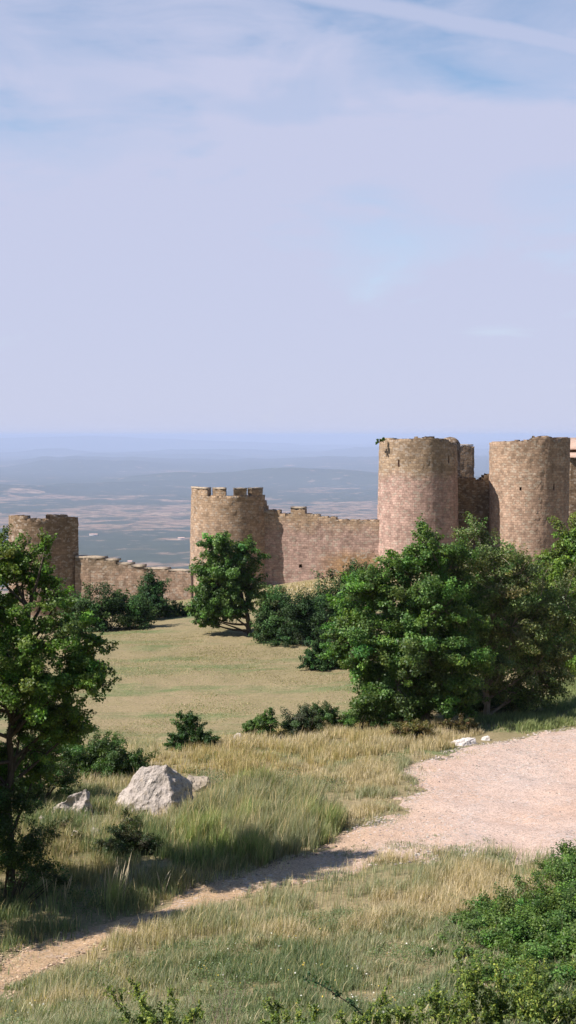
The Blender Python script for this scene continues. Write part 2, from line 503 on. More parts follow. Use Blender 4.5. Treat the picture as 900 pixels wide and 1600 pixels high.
    o = mesh_np('hills', V, q.ravel(), np.arange(len(q)) * 4, m, smooth=True)
    tag(o, 'broad hazy valley of woods and stubble fields below far blue ridges', 'valley', kind='structure')


build_valley()


def farmhouse(px, py, w, label):
    D = (CAMZ + 412) / ((py - 680) / F)
    p = P(px, py, D)
    # stand it on the valley surface
    o = S.objects['hills']
    import mathutils
    ok, loc, _, _ = o.ray_cast(Vector((p[0], p[1], 100)), Vector((0, 0, -1)))
    if not ok: return
    e = empty('farmhouse', loc, label, 'house', 'farmhouses down in the valley')
    h, dp = 6., 10.
    v = [(-w / 2, -dp / 2, -2), (w / 2, -dp / 2, -2), (w / 2, dp / 2, -2), (-w / 2, dp / 2, -2), (-w / 2, -dp / 2, h), (w / 2, -dp / 2, h), (w / 2, dp / 2, h), (-w / 2, dp / 2, h),
         (-w / 2, 0, h + 3), (w / 2, 0, h + 3)]
    mesh_py('wall', v, [(0, 1, 5, 4), (1, 2, 6, 9, 5), (2, 3, 7, 6), (3, 0, 4, 8, 7)], M_WHITE, e)
    k = .6
    v = [(-w / 2 - k, -dp / 2 - k, h - .3), (w / 2 + k, -dp / 2 - k, h - .3), (w / 2 + k, dp / 2 + k, h - .3), (-w / 2 - k, dp / 2 + k, h - .3), (-w / 2 - k, 0, h + 3.3), (w / 2 + k, 0, h + 3.3)]
    mesh_py('roof', v, [(0, 1, 5, 4), (2, 3, 4, 5)], M_TILE, e)


M_WHITE = mat_plain('limewash', (.5, .46, .42), (.42, .4, .36), 1)
M_TILE = mat_plain('roof_tile', (.5, .3, .22), (.62, .42, .33), 4)
farmhouse(146, 836, 34, 'white farmhouse among dark woods in the valley, right of the leftmost tower')
farmhouse(283, 843, 26, 'small white farmhouse in the valley just left of the crenellated tower')
farmhouse(203, 882, 14, 'tiny pale farmhouse just above the stepped wall coping')

# ------------------------------------------------------------------ masonry
def masonry(name, plan, thick, zbot, ztop, mat, parent, cell=.22, dz=.26, batter=0., zref=None, holes=(), jit=.022, u0=0., seed=1, closed_ends=True):
    """a wall shell along a plan polyline; plan: (n,2) points, outer face on the right hand when walking along it;
    ztop(s) gives the height of each column; holes: (s, z, w, h) openings sunk into the outer face"""
    plan = np.asarray(plan, float)
    seg = np.hypot(*np.diff(plan, axis=0).T)
    s = np.concatenate([[0], np.cumsum(seg)])
    L = s[-1]
    n = max(1, int(round(L / cell)))
    ss = np.linspace(0, L, n + 1)
    x = np.interp(ss, s, plan[:, 0]); y = np.interp(ss, s, plan[:, 1])
    tx = np.gradient(x); ty = np.gradient(y)
    ln = np.hypot(tx, ty); tx /= ln; ty /= ln
    nx, ny = ty, -tx                                     # outward
    rg = np.random.default_rng(seed)
    tops = np.array([ztop(.5 * (ss[i] + ss[i + 1])) for i in range(n)])
    verts, faces, uvs, keys = [], [], [], {}
    zr = tops.max() if zref is None else zref

    def v(side, i, z):
        k = (side, i, round(z, 3))
        if k in keys: return keys[k]
        off = 0. if side == 0 else -thick
        if side == 0: off += batter * (zr - z)
        j = rg.normal(0, jit) if side == 0 else 0
        px_, py_ = x[i] + nx[i] * (off + j), y[i] + ny[i] * (off + j)
        keys[k] = len(verts)
        verts.append((px_, py_, z + (rg.normal(0, jit * .7) if z > zbot + .1 else 0)))
        return keys[k]

    def face(idx, uv):
        faces.append(idx); uvs.append(uv)

    def levels(top):
        zs = [zbot]
        while zs[-1] + dz < top - .02: zs.append(round(zs[-1] + dz, 4))
        zs.append(round(top, 3))
        return zs

    hole_cells = {}
    for (hs, hz, hw, hh) in holes:
        i0 = int(round(hs / (L / n) - hw / cell / 2)); nw = max(1, int(round(hw / cell)))
        k0 = int(round((hz - zbot) / dz)); nh = max(1, int(round(hh / dz)))
        for a in range(nw):
            for b in range(nh): hole_cells[(i0 + a, k0 + b)] = 1
    recess = []
    for i in range(n):
        zs = levels(tops[i])
        ua, ub = u0 + ss[i], u0 + ss[i + 1]
        for k in range(len(zs) - 1):
            za, zb = zs[k], zs[k + 1]
            if (i, k) in hole_cells:
                recess.append((i, k, za, zb))
            else:
                face((v(0, i, za), v(0, i + 1, za), v(0, i + 1, zb), v(0, i, zb)), [(ua, za), (ub, za), (ub, zb), (ua, zb)])
            face((v(1, i + 1, za), v(1, i, za), v(1, i, zb), v(1, i + 1, zb)), [(ub, za), (ua, za), (ua, zb), (ub, zb)])
        t = zs[-1]
        face((v(0, i, t), v(0, i + 1, t), v(1, i + 1, t), v(1, i, t)), [(ua, t), (ub, t), (ub, t + thick), (ua, t + thick)])
    for i in range(n + 1):
        lo = tops[i - 1] if i > 0 else zbot
        hi = tops[i] if i < n else zbot
        a, b = min(lo, hi), max(lo, hi)
        if b - a > .02:
            f = (v(0, i, a), v(1, i, a), v(1, i, b), v(0, i, b))
            u = [(u0 + ss[i], a), (u0 + ss[i] + thick, a), (u0 + ss[i] + thick, b), (u0 + ss[i], b)]
            face(f, u)
    o = mesh_py(name, verts, faces, mat, parent, uv=uvs)
    # openings: sunk boxes, one part per slit
    if recess:
        groups = []
        for (hs, hz, hw, hh) in holes:
            i0 = int(round(hs / (L / n) - hw / cell / 2)); nw = max(1, int(round(hw / cell)))
            sel = [r for r in recess if i0 <= r[0] < i0 + nw and abs((r[2] + r[3]) / 2 - hz - hh / 2) < hh]
            if sel: groups.append(sel)
        for sel in groups:
            i0 = min(r[0] for r in sel); i1 = max(r[0] for r in sel) + 1
            za = min(r[2] for r in sel); zb = max(r[3] for r in sel)
            dpt = thick * .8

            def q(i, z, d):
                off = batter * (zr - z) - d
                return (x[i] + nx[i] * off, y[i] + ny[i] * off, z)
            vv = [q(i0, za, 0), q(i1, za, 0), q(i1, zb, 0), q(i0, zb, 0), q(i0, za, dpt), q(i1, za, dpt), q(i1, zb, dpt), q(i0, zb, dpt)]
            ff = [(4, 5, 6, 7), (0, 4, 7, 3), (1, 2, 6, 5), (0, 1, 5, 4), (3, 7, 6, 2)]
            mesh_py('arrow_slit', vv, ff, mat, parent, uv=[[(0, 0), (.3, 0), (.3, .5), (0, .5)]] * 5)
    return o


def arc(cx, cy, r, a0, a1, n=90):
    """angles measured from the camera side (-Y), positive to the right"""
    a = np.radians(np.linspace(a0, a1, n))
    return np.column_stack([cx + r * np.sin(a), cy - r * np.cos(a)])


def walk(seed, base, step=.2, amp=2, hold=4):
    """irregular broken top course"""
    rg = np.random.default_rng(seed)
    vals = []
    k = 0
    for i in range(400):
        if rg.random() < 1 / hold: k = int(np.clip(k + rg.integers(-1, 2), -amp, amp))
        vals.append(base + k * step * .5 + rg.normal(0, .02))
    return lambda i: vals[int(i) % 400]


PINK = (.54, .385, .325); TAN = (.40, .295, .20); OLIVE = (.43, .33, .235); BROWN = (.41, .30, .205)
M_ST_A = mat_stone('stone_rosy', PINK, OLIVE, 6.9, .5)
M_ST_B = mat_stone('stone_tan', (.52, .38, .29), (.47, .345, .255), 6.0, 2.5, pale=(.6, .5, .4))
M_ST_C = mat_stone('stone_ochre', (.49, .365, .265), (.45, .335, .235), 3.0, 2.0)
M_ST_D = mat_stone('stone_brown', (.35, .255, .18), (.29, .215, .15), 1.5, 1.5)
M_ST_W = mat_stone('stone_curtain', (.51, .37, .315), (.46, .345, .24), 2.9, .7, foot=((.36, .225, .125), 4.5, 6.5, .9))
M_ST_L = mat_stone('stone_low_wall', (.42, .31, .23), (.33, .26, .19), -.2, .5, row=.19, width=.3)
M_COPING = mat_plain('coping_stone', (.42, .34, .27), (.27, .22, .165), 4.5, bump=.6)


def pz(py, D): return float(P(450, py, D)[2])


def xw(px, D): return (px - CX) / F * D


def ang(px, c, r): return math.degrees(math.asin(max(-1, min(1, (px - c) / r))))


# --- the round tower left of the entrance gap (rosy, leafy tuft on its rim)
def tower_a():
    D = 108.5; c = 653.; r = 60 / F * D
    cx = xw(c, D)
    e = empty('round_tower', (0, 0, 0), 'rosy round stone tower with weathered brown top third and leafy tuft on its rim', 'tower', 'castle towers')
    zt = pz(685, D - r)
    prof = [(592, 683), (606, 683), (607, 686), (622, 684), (640, 684.5), (641, 681), (663, 681), (665, 683.5), (680, 685), (692, 686), (700, 689), (714, 691)]
    A0, A1 = -125, 125
    w = walk(3, 0, .16, 2, 4)

    def top(s):
        a = A0 + math.degrees(s / r)
        px = c + 60 * math.sin(R(max(-90, min(90, a))))
        return pz(np.interp(px, *zip(*prof)), D - r * math.cos(R(a))) + w(s / .22)
    sl = lambda px: r * R(ang(px, c, 60) - A0)
    masonry('wall', arc(cx, D, r, A0, A1), .9, -1.2, top, M_ST_A, e, batter=.022, zref=10, seed=2, cell=.14, jit=.018,
            holes=[(sl(619), pz(727, D - r), .15, .52), (sl(696), pz(722, D - r), .14, .5)])
    return cx, D, r


def tower_b():
    D = 109.3; c = 827.; rp = 62.; r = rp / F * D
    cx = xw(c, D)
    e = empty('round_tower', (0, 0, 0), 'broad tan round tower dotted with pale stones, its broken rim highest in the middle', 'tower', 'castle towers')
    prof = [(765, 690), (775, 687), (790, 686), (797, 684), (798, 687), (818, 683), (822, 679.5), (850, 680), (852, 684), (862, 684), (890, 684)]
    A0, A1 = -125, 125
    w = walk(5, 0, .16, 2, 4)

    def top(s):
        a = A0 + math.degrees(s / r)
        px = c + rp * math.sin(R(max(-90, min(90, a))))
        return pz(np.interp(px, *zip(*prof)), D - r * math.cos(R(a))) + w(s / .22)
    sl = lambda px: r * R(ang(px, c, rp) - A0)
    masonry('wall', arc(cx, D, r, A0, A1), .9, -1.2, top, M_ST_B, e, batter=-.006, zref=10, seed=4, cell=.14,
            holes=[(sl(803), pz(769, D - r), .12, .3), (sl(856), pz(768, D - r), .12, .5)], jit=.022)
    return cx, D, r


def tower_c():
    D = 111.; c = 359.; rp = 60.; r = rp / F * D
    cx = xw(c, D)
    e = empty('round_tower', (0, 0, 0), 'round ochre tower with a crown of square merlons, behind the lone leafy tree', 'tower', 'castle towers')
    A0, A1 = -106, 104
    zpar = pz(775.5, D - r)
    w = walk(8, 0, .06, 1, 3)

    def top(s):
        a = A0 + math.degrees(s / r)
        if a < -88: return pz(800, D)
        if a < 58: return zpar + w(s / .2)
        if a < 66: return pz(774, D) + .1
        if a < 76: return pz(781, D)
        return pz(790, D)
    masonry('wall', arc(cx, D, r, A0, A1), .85, -4.2, top, M_ST_C, e, batter=.022, zref=6, seed=6)
    for k, (p0, p1, y) in enumerate([(300, 326, 761.5), (335, 355, 762.5), (368.5, 387, 763), (394.5, 411, 762.5)]):
        a0, a1 = ang(p0, c, rp), ang(p1, c, rp)
        if a0 < -70: a0 = -82
        zt = pz(y, D - r * math.cos(R((a0 + a1) / 2)))
        mo = masonry('merlon', arc(cx, D, r - .01, a0, a1, 20), .5, zpar - .12, lambda s, zt=zt: zt - .07, M_ST_C, e, cell=.25, u0=k * 1.7, jit=.02, seed=20 + k)
        masonry('coping_slab', arc(cx, D, r + .05, a0, a1, 20), .58, zt - .07, lambda s, zt=zt: zt + .03, M_COPING_UV, mo, cell=.3, dz=.3, jit=.02, seed=40 + k)
    return cx, D, r


M_COPING_UV = M_COPING


def tower_d():
    D = 110.; c = 61.; rp = 47.; r = rp / F * D
    cx = xw(c, D)
    e = empty('horseshoe_tower', (0, 0, 0), 'low brown tower with a flat shaded flank, half hidden by the near tree', 'tower', 'castle towers')
    fa = 34.
    a1 = fa
    arcp = arc(cx, D, r, -145, a1, 70)
    fl = np.array([math.cos(R(fa)), math.sin(R(fa))])
    end = arcp[-1] + fl * 2.2
    left = arcp[0] + fl * 1.6
    plan = np.vstack([np.linspace(left, arcp[0], 8)[:-1], arcp, np.linspace(arcp[-1], end, 12)[1:]])
    # resample to equal steps
    sg = np.concatenate([[0], np.cumsum(np.hypot(*np.diff(plan, axis=0).T))])
    L = sg[-1]
    s_corner = 1.6 + r * R(a1 + 145)
    w = walk(12, 0, .06, 1, 3)
    zb = pz(811, D - r)

    def top(s):
        p = np.array([np.interp(s, sg, plan[:, 0]), np.interp(s, sg, plan[:, 1])])
        px = CX + p[0] / p[1] * F
        y = 811
        if px < 37: y = 806.5
        elif 76 < px < 104 : y = 805.5
        elif px >= 104: y = 808
        return pz(y, p[1]) + w(s / .22)
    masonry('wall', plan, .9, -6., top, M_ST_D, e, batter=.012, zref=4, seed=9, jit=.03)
    return arcp[-1], end


A = tower_a(); B = tower_b(); C = tower_c(); Dt = tower_d()


def line(p, q, n=40): return np.column_stack([np.linspace(p[0], q[0], n), np.linspace(p[1], q[1], n)])


def curtain_middle():
    p = (xw(402, 109.65), 109.65); q = (xw(596, 107.7), 107.7)
    e = empty('curtain_wall', (0, 0, 0), 'pinkish curtain wall with one merlon and a square hole, between the crenellated tower and the rosy tower', 'wall', 'castle walls')
    prof = [(400, 797.5), (437.5, 797.5), (438, 803), (455, 803), (455.5, 795.5), (474, 795.5), (474.5, 803.5), (497, 804), (497.5, 808), (524, 809), (525, 812.5), (600, 813)]
    L = math.hypot(q[0] - p[0], q[1] - p[1])
    w = walk(15, 0, .05, 1, 3)

    def loc(s):
        t = s / L
        X = p[0] + (q[0] - p[0]) * t; Y = p[1] + (q[1] - p[1]) * t
        return CX + X / Y * F, Y

    def top(s):
        px, Y = loc(s)
        return pz(np.interp(px, *zip(*prof)), Y) + w(s / .22)
    ssample = np.linspace(0, L, 400)
    pxs = np.array([loc(s)[0] for s in ssample])
    sh = float(np.interp(469, pxs, ssample))
    masonry('wall', line(p, q), .9, -3.4, top, M_ST_W, e, seed=14, holes=[(sh, pz(887, loc(sh)[1]), .22, .26)])
    s0, s1 = np.interp([455, 475], pxs, ssample)
    t0, t1 = s0 / L, s1 / L
    pa = np.array(p) + (np.array(q) - np.array(p)) * t0; pb = np.array(p) + (np.array(q) - np.array(p)) * t1
    zt = pz(795.5, pa[1])
    dirv = (pb - pa) / np.hypot(*(pb - pa)); nrm = np.array([dirv[1], -dirv[0]])
    masonry('coping_slab', line(pa - dirv * .06 + nrm * .05, pb + dirv * .06 + nrm * .05, 8), 1.0, zt + .06, lambda s: zt + .17, M_COPING, e, cell=.4, jit=.015, seed=16)


def curtain_left():
    p = (xw(116, 108.75), 108.75); q = (xw(297.5, 107.0), 107.0)
    e = empty('curtain_wall', (0, 0, 0), 'low curtain wall stepping down under pale coping slabs, right of the leftmost tower', 'wall', 'castle walls')
    L = math.hypot(q[0] - p[0], q[1] - p[1])
    P0, Q0 = np.array(p), np.array(q)
    steps = [(116, 161, 872), (161, 182, 876), (182, 204, 882), (204, 224, 885.5), (224, 262, 889), (262, 304, 892)]

    def loc(s):
        X, Y = P0 + (Q0 - P0) * (s / L)
        return CX + X / Y * F, Y

    def top(s):
        px, Y = loc(s)
        y = 892
        for a, b, v in steps:
            if a <= px < b: y = v
        return pz(y, Y)
    masonry('wall', line(p, q), .8, -5.5, top, M_ST_L, e, seed=18, jit=.03)
    ssample = np.linspace(0, L, 400)
    pxs = np.array([loc(s)[0] for s in ssample])
    d = (Q0 - P0) / L; nrm = np.array([d[1], -d[0]])
    for k, (a, b, v) in enumerate(steps):
        s0, s1 = np.interp([a + .4, b + (1.2 if k < 3 else -.4)], pxs, ssample)
        zt = top(.5 * (s0 + s1))
        masonry('coping_slab', line(P0 + d * s0 + nrm * .03, P0 + d * s1 + nrm * .03, 10), .88, zt - .02 , lambda s, zt=zt: zt + (.14 if k < 4 else .08), M_COPING, e, cell=.5, jit=.02, seed=60 + k)


def curtain_gap():
    D = 110.4
    p = (xw(700, D), D); q = (xw(782, D + .6), D + .6)
    e = empty('curtain_wall', (0, 0, 0), 'short shaded wall with a ragged top bridging the two big towers', 'wall', 'castle walls')
    prof = [(690, 745), (741, 746), (744, 749), (753, 750), (757, 745), (762, 741), (790, 740)]
    w = walk(25, 0, .06, 1, 3)

    def top(s):
        return pz(np.interp(700 + s / (p[1] / F), *zip(*prof)), D) + w(s / .2)
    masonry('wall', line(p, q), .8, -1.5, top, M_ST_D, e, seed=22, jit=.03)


def square_tower():
    D = 119.
    e = empty('square_tower', (0, 0, 0), 'square brown tower standing behind the gap between the two big towers', 'tower', 'castle towers')
    w = 29.5 / F * D
    th = R(14)
    f = np.array([math.cos(th), math.sin(th)]); bk = np.array([-math.sin(th), math.cos(th)])
    p0 = np.array([xw(713.5, D), D])
    fw = w / math.cos(th) * .96
    pts = [p0 + bk * 2.2, p0, p0 + f * fw, p0 + f * fw + bk * 2.2, p0 + bk * 2.2]
    plan = np.vstack([line(pts[i], pts[i + 1], 14)[:-1] for i in range(4)] + [pts[4][None]])
    ww = walk(33, 0, .04, 1, 3)
    masonry('wall', plan, .4, -2, lambda s: pz(697.5, D) + ww(s / .2), M_ST_C, e, seed=33, cell=.2)
    masonry('coping_slab', plan, .5, pz(697.5, D) + .06, lambda s: pz(697.5, D) + .16, M_COPING, e, seed=34, cell=.4, jit=.03)


def rubble_dome():
    D = 116.
    e = empty('domed_turret', (xw(702, D), D, 0), 'rounded rubble turret top showing just behind the rosy tower', 'turret', 'castle towers')
    zt = pz(683.5, D); r = 16 / F * D * 1.05
    vs, fs, uv = [], [], []
    rg = np.random.default_rng(5)
    prof = [(r, -2), (r, zt - .75), (r * .96, zt - .5), (r * .8, zt - .25), (r * .5, zt - .07), (.02, zt)]
    n = 26
    for (rr, z) in prof:
        for k in range(n):
            a = 2 * math.pi * k / n
            j = 1 + rg.normal(0, .03)
            vs.append((rr * j * math.cos(a), rr * j * math.sin(a), z + rg.normal(0, .03)))
    for i in range(len(prof) - 1):
        for k in range(n):
            a, b = i * n + k, i * n + (k + 1) % n
            fs.append((a, b, b + n, a + n))
            u0, u1 = k * r * .24, (k + 1) * r * .24
            uv.append([(u0, prof[i][1]), (u1, prof[i][1]), (u1, prof[i + 1][1]), (u0, prof[i + 1][1])])
    mesh_py('wall', vs, fs, M_ST_D, e, uv=uv)


def house_right():
    D = 113.5
    x0 = xw(888, D); x1 = x0 + 7
    e = empty('stone_building', (0, 0, 0), 'stone building with pale tiled roof at the right edge behind the tan tower', 'building')
    ze = pz(716, D)
    masonry('wall', np.vstack([line((x0, D + 5), (x0, D), 12)[:-1], line((x0, D), (x1, D), 20)]), .5, -1.5, lambda s: ze, M_ST_D, e, seed=51)
    zu = pz(703, D + 1.6)
    masonry('upper_wall', np.vstack([line((x0 + .1, D + 5), (x0 + .1, D + 1.6), 8)[:-1], line((x0 + .1, D + 1.6), (x1, D + 1.6), 20)]), .4, ze, lambda s: zu, M_ST_W2, e, seed=52)

    def slab(name, y0, y1, z0, z1, xa):
        v = [(xa, y0, z0), (x1, y0, z0), (x1, y1, z1), (xa, y1, z1), (xa, y0, z0 - .14), (x1, y0, z0 - .14), (x1, y1, z1 - .14), (xa, y1, z1 - .14)]
        mesh_py(name, v, [(0, 1, 2, 3), (4, 7, 6, 5), (0, 4, 5, 1), (1, 5, 6, 2), (2, 6, 7, 3), (3, 7, 4, 0)], M_TILE2, e)
    slab('roof', D - .25, D + 1.7, ze + .16, ze + .5, x0 - .15)
    slab('upper_roof', D + 1.35, D + 5, zu + .15, zu + 1.0, x0 - .05)


M_ST_W2 = mat_stone('stone_upper', (.36, .2, .12), (.33, .19, .11), 6, 2)
M_TILE2 = mat_plain('pale_tile', (.42, .31, .26), (.34, .23, .18), 3)
curtain_middle(); curtain_left(); curtain_gap(); square_tower(); rubble_dome(); house_right()

# ------------------------------------------------------------------ rocks
def rock(name, label, cat, base, pts, mat, seed, sub=4, amp=.08, freq=1.6, rotz=0., group=None, detail=.5):
    bm = bmesh.new()
    vs = [bm.verts.new(p) for p in pts]
    r = bmesh.ops.convex_hull(bm, input=vs)
    bmesh.ops.delete(bm, geom=[v for v in bm.verts if not v.link_faces], context='VERTS')
    bmesh.ops.triangulate(bm, faces=bm.faces)
    for k in range(sub):
        bmesh.ops.subdivide_edges(bm, edges=bm.edges, cuts=1, use_grid_fill=True)
        bmesh.ops.triangulate(bm, faces=[f for f in bm.faces if len(f.verts) > 4])
        if k == 1: bmesh.ops.smooth_vert(bm, verts=bm.verts, factor=.1, use_axis_x=True, use_axis_y=True, use_axis_z=True)
    bm.normal_update()
    ofs = Vector((seed * 3.1, seed * 1.7, seed * .9))
    for v in bm.verts:
        q = v.co * freq + ofs
        d = mnoise.fractal(q, 1., 2., 5) * amp + (mnoise.ridged_multi_fractal(q * 1.9, 1., 2., 4, 1., 2.) - 1.) * amp * detail
        v.co += v.normal * d
    me = bpy.data.meshes.new(name); bm.to_mesh(me); bm.free()
    me.materials.append(mat)
    o = bpy.data.objects.new(name, me); COL.objects.link(o)
    o.location = tuple(base); o.rotation_euler = (0, 0, rotz)
    return tag(o, label, cat, group)


def mat_rock():
    t = NT('limestone')
    g = t.n('ShaderNodeTexCoord').outputs['Object']
    n1 = t.noise(g, 1.6, 6, .65); n2 = t.noise(g, 6.5, 6, .7); n3 = t.noise(g, 24, 4, .7)
    c = t.mix(t.ramp(n1, [(.35, 0.), (.65, 1.)]), (.50, .44, .40), (.41, .355, .325))
    c = t.mix(t.ramp(n2, [(.3, 1.), (.47, 0.)]), c, (.2, .17, .15))
    c = t.mix(t.ramp(n2, [(.6, 0.), (.72, .6)]), c, (.62, .55, .48))
    c = t.mix(t.ramp(t.noise(g, 3.1, 5, .6), [(.6, 0.), (.72, .5)]), c, (.36, .27, .17))
    c = t.mix(1., c, t.ramp(n3, [(.3, .75), (.7, 1.15)]), 'MULTIPLY')
    s = t.n('ShaderNodeMath', operation='MULTIPLY_ADD'); t.l(n3, s.inputs[0]); s.inputs[1].default_value = .4; t.l(n2, s.inputs[2])
    return t.done(t.principled(c, .95, .1, t.bump(s.outputs[0], .9, .06)))


M_ROCK = mat_rock()
b0 = hit(238, 1272)
rock('boulder', 'large pale pyramid-shaped boulder with one dark shaded side, in the dry grass', 'boulder', b0 + np.array([0, .35, -.05]),
     [(-1.3, .0, -.2), (-.75, -.55, -.2), (.62, -.62, -.2), (1.15, .5, -.2), (.4, 1, -.2), (-.7, .8, -.2), (-.30, .05, 1.24), (.36, -.05, 1.33), (.2, .4, 1.1), (-.85, .05, .62), (1.05, .4, .72)], M_ROCK, 1, 5, .035, 1.9, detail=1.2)
b1 = hit(306, 1244)
rock('boulder', 'small rounded boulder tucked against the right side of the big pale one', 'boulder', b1 + np.array([0, .5, 0]),
     [(-.34, 0, -.2), (.34, 0, -.2), (.26, .45, -.2), (-.26, .45, -.2), (-.27, -.17, .26), (.3, -.13, .22), (.26, .26, .34), (-.25, .26, .4), (0, -.26, .08), (.36, .1, .15)], mat_plain('tan_stone', (.36, .3, .24), (.24, .2, .155), 5, bump=.7), 2, 4, .07, 2.2)
b2 = hit(112, 1276)
rock('boulder', 'pale lumpy boulder left of the big one, beyond the near tree trunk', 'boulder', b2 + np.array([0, .2, 0]),
     [(-.55, -.1, -.2), (.4, -.2, -.2), (.5, .3, -.2), (-.3, .5, -.2), (-.35, -.1, .3), (.1, 0, .62), (.35, .1, .66), (.4, .3, .5), (-.5, .1, .15)], M_ROCK, 3, 4, .1, 2)
for k, (px, py, w, h, lab) in enumerate([
        (150, 1306, .34, .18, 'small pale stone in dry grass below the big boulder'),
        (118, 1312, .3, .2, 'pale stone beside the twiggy reddish bush'),
        (65, 1290, .22, .2, 'small stone close to the near tree trunk'),
        (372, 1160, .5, .28, 'low pale stone in the straw-coloured grass below the leftmost meadow shrubs')]):
    b = hit(px, py)
    rock('stone', lab, 'stone', b, [(-w / 2, -.05, -.1), (w / 2, -.08, -.1), (w * .4, .2, -.1), (-w * .4, .2, -.1), (-w * .3, .02, h * .8), (w * .2, 0, h), (w * .35, .12, h * .7), (-w * .2, .15, h)], M_ROCK, 5 + k, 3, .04, 4, RNG.uniform(-.4, .4), 'small stones in the grass')
t = NT('white_slab')
g = t.n('ShaderNodeTexCoord').outputs['Object']
n = t.noise(g, 7, 5, .7)
M_SLAB = t.done(t.principled(t.mix(n, (.48, .43, .4), (.66, .61, .58)), .9, .1, t.bump(n, .5, .03)))
b = hit(722, 1164)
rock('flat_stone', 'long flat white stone lying at the grassy edge of the track', 'stone', b, [(-.52, -.1, -.08), (-.1, -.22, -.08), (.5, -.05, -.08), (.55, .22, -.08), (-.3, .25, -.08), (-.4, 0, .09), (.1, -.1, .13), (.5, .1, .2), (.1, .2, .18)], M_SLAB, 12, 4, .045, 3, .2, 'white stones beside the track')
b = hit(758, 1157)
rock('flat_stone', 'short white stone just right of the long flat one', 'stone', b, [(-.18, -.08, -.05), (.18, -.08, -.05), (.17, .15, -.05), (-.16, .15, -.05), (-.13, 0, .1), (.13, 0, .13), (.1, .1, .13)], M_SLAB, 13, 3, .03, 4, 0, 'white stones beside the track')

# ------------------------------------------------------------------ foliage
def unit(v): return v / (np.linalg.norm(v, axis=-1, keepdims=True) + 1e-9)


def leaf_quads(pos, nrm, size, aspect, rg, along=None):
    n = len(pos)
    tdir = rg.normal(0, 1, (n, 3)) if along is None else along + rg.normal(0, .45, (n, 3))
    tdir = unit(tdir - nrm * (tdir * nrm).sum(1, keepdims=True))
    b = np.cross(nrm, tdir)
    s = size if np.ndim(size) else np.full(n, size)
    s = (s * rg.uniform(.65, 1.3, n))[:, None]
    fold = rg.uniform(-.1, .25, n)[:, None]
    v0 = pos - tdir * s * .5
    v2 = pos + tdir * s * .5 - nrm * s * .12
    v1 = pos + b * s * aspect * .5 + nrm * s * fold * .5
    v3 = pos - b * s * aspect * .5 + nrm * s * fold * .5
    return np.stack([v0, v1, v2, v3], 1).reshape(-1, 3)


def tube_mesh(name, polys, mat, parent, sides=6):
    V, L, ST = [], [], []
    base = 0; nl = 0
    for pts, rad in polys:
        pts = np.asarray(pts, float); rad = np.asarray(rad, float)
        k = len(pts)
        ns = sides if rad.max() > .03 else 4 if rad.max() > .012 else 3
        t = unit(np.gradient(pts, axis=0))
        ref = np.array([0.31, .93, .18])
        u = unit(np.cross(t, ref)); w = np.cross(t, u)
        a = np.linspace(0, 2 * np.pi, ns, endpoint=False)
        ring = pts[:, None, :] + rad[:, None, None] * (np.cos(a)[None, :, None] * u[:, None, :] + np.sin(a)[None, :, None] * w[:, None, :])
        V.append(ring.reshape(-1, 3))
        i = np.arange(k - 1)[:, None] * ns; j = np.arange(ns)[None, :]
        q = np.stack([i + j, i + (j + 1) % ns, i + ns + (j + 1) % ns, i + ns + j], -1).reshape(-1, 4) + base
        L.append(q.ravel()); ST.append(nl + 4 * np.arange(len(q))); nl += 4 * len(q)
        base += k * ns
    return mesh_np(name, np.vstack(V), np.concatenate(L), np.concatenate(ST), mat, parent, smooth=True)


def curve(p, q, bend, rg, n=6, sag=0.):
    t = np.linspace(0, 1, n)[:, None]
    m = (p + q) / 2 + rg.normal(0, bend, 3) * np.linalg.norm(q - p) + np.array([0, 0, sag])
    return (1 - t) ** 2 * p + 2 * t * (1 - t) * m + t ** 2 * q


def make_cols(pal, n, rg, clump_id=None, nclump=0, var=.18):
    pal = np.array(pal)
    c = pal[rg.integers(0, len(pal), n)] * np.exp(rg.normal(0, var, (n, 1)))
    if clump_id is not None:
        cl = np.exp(rg.normal(0, .2, (nclump, 1))) * np.clip(1 + rg.normal(0, .1, (nclump, 3)), .7, 1.35)
        c = c * cl[clump_id]
    return c


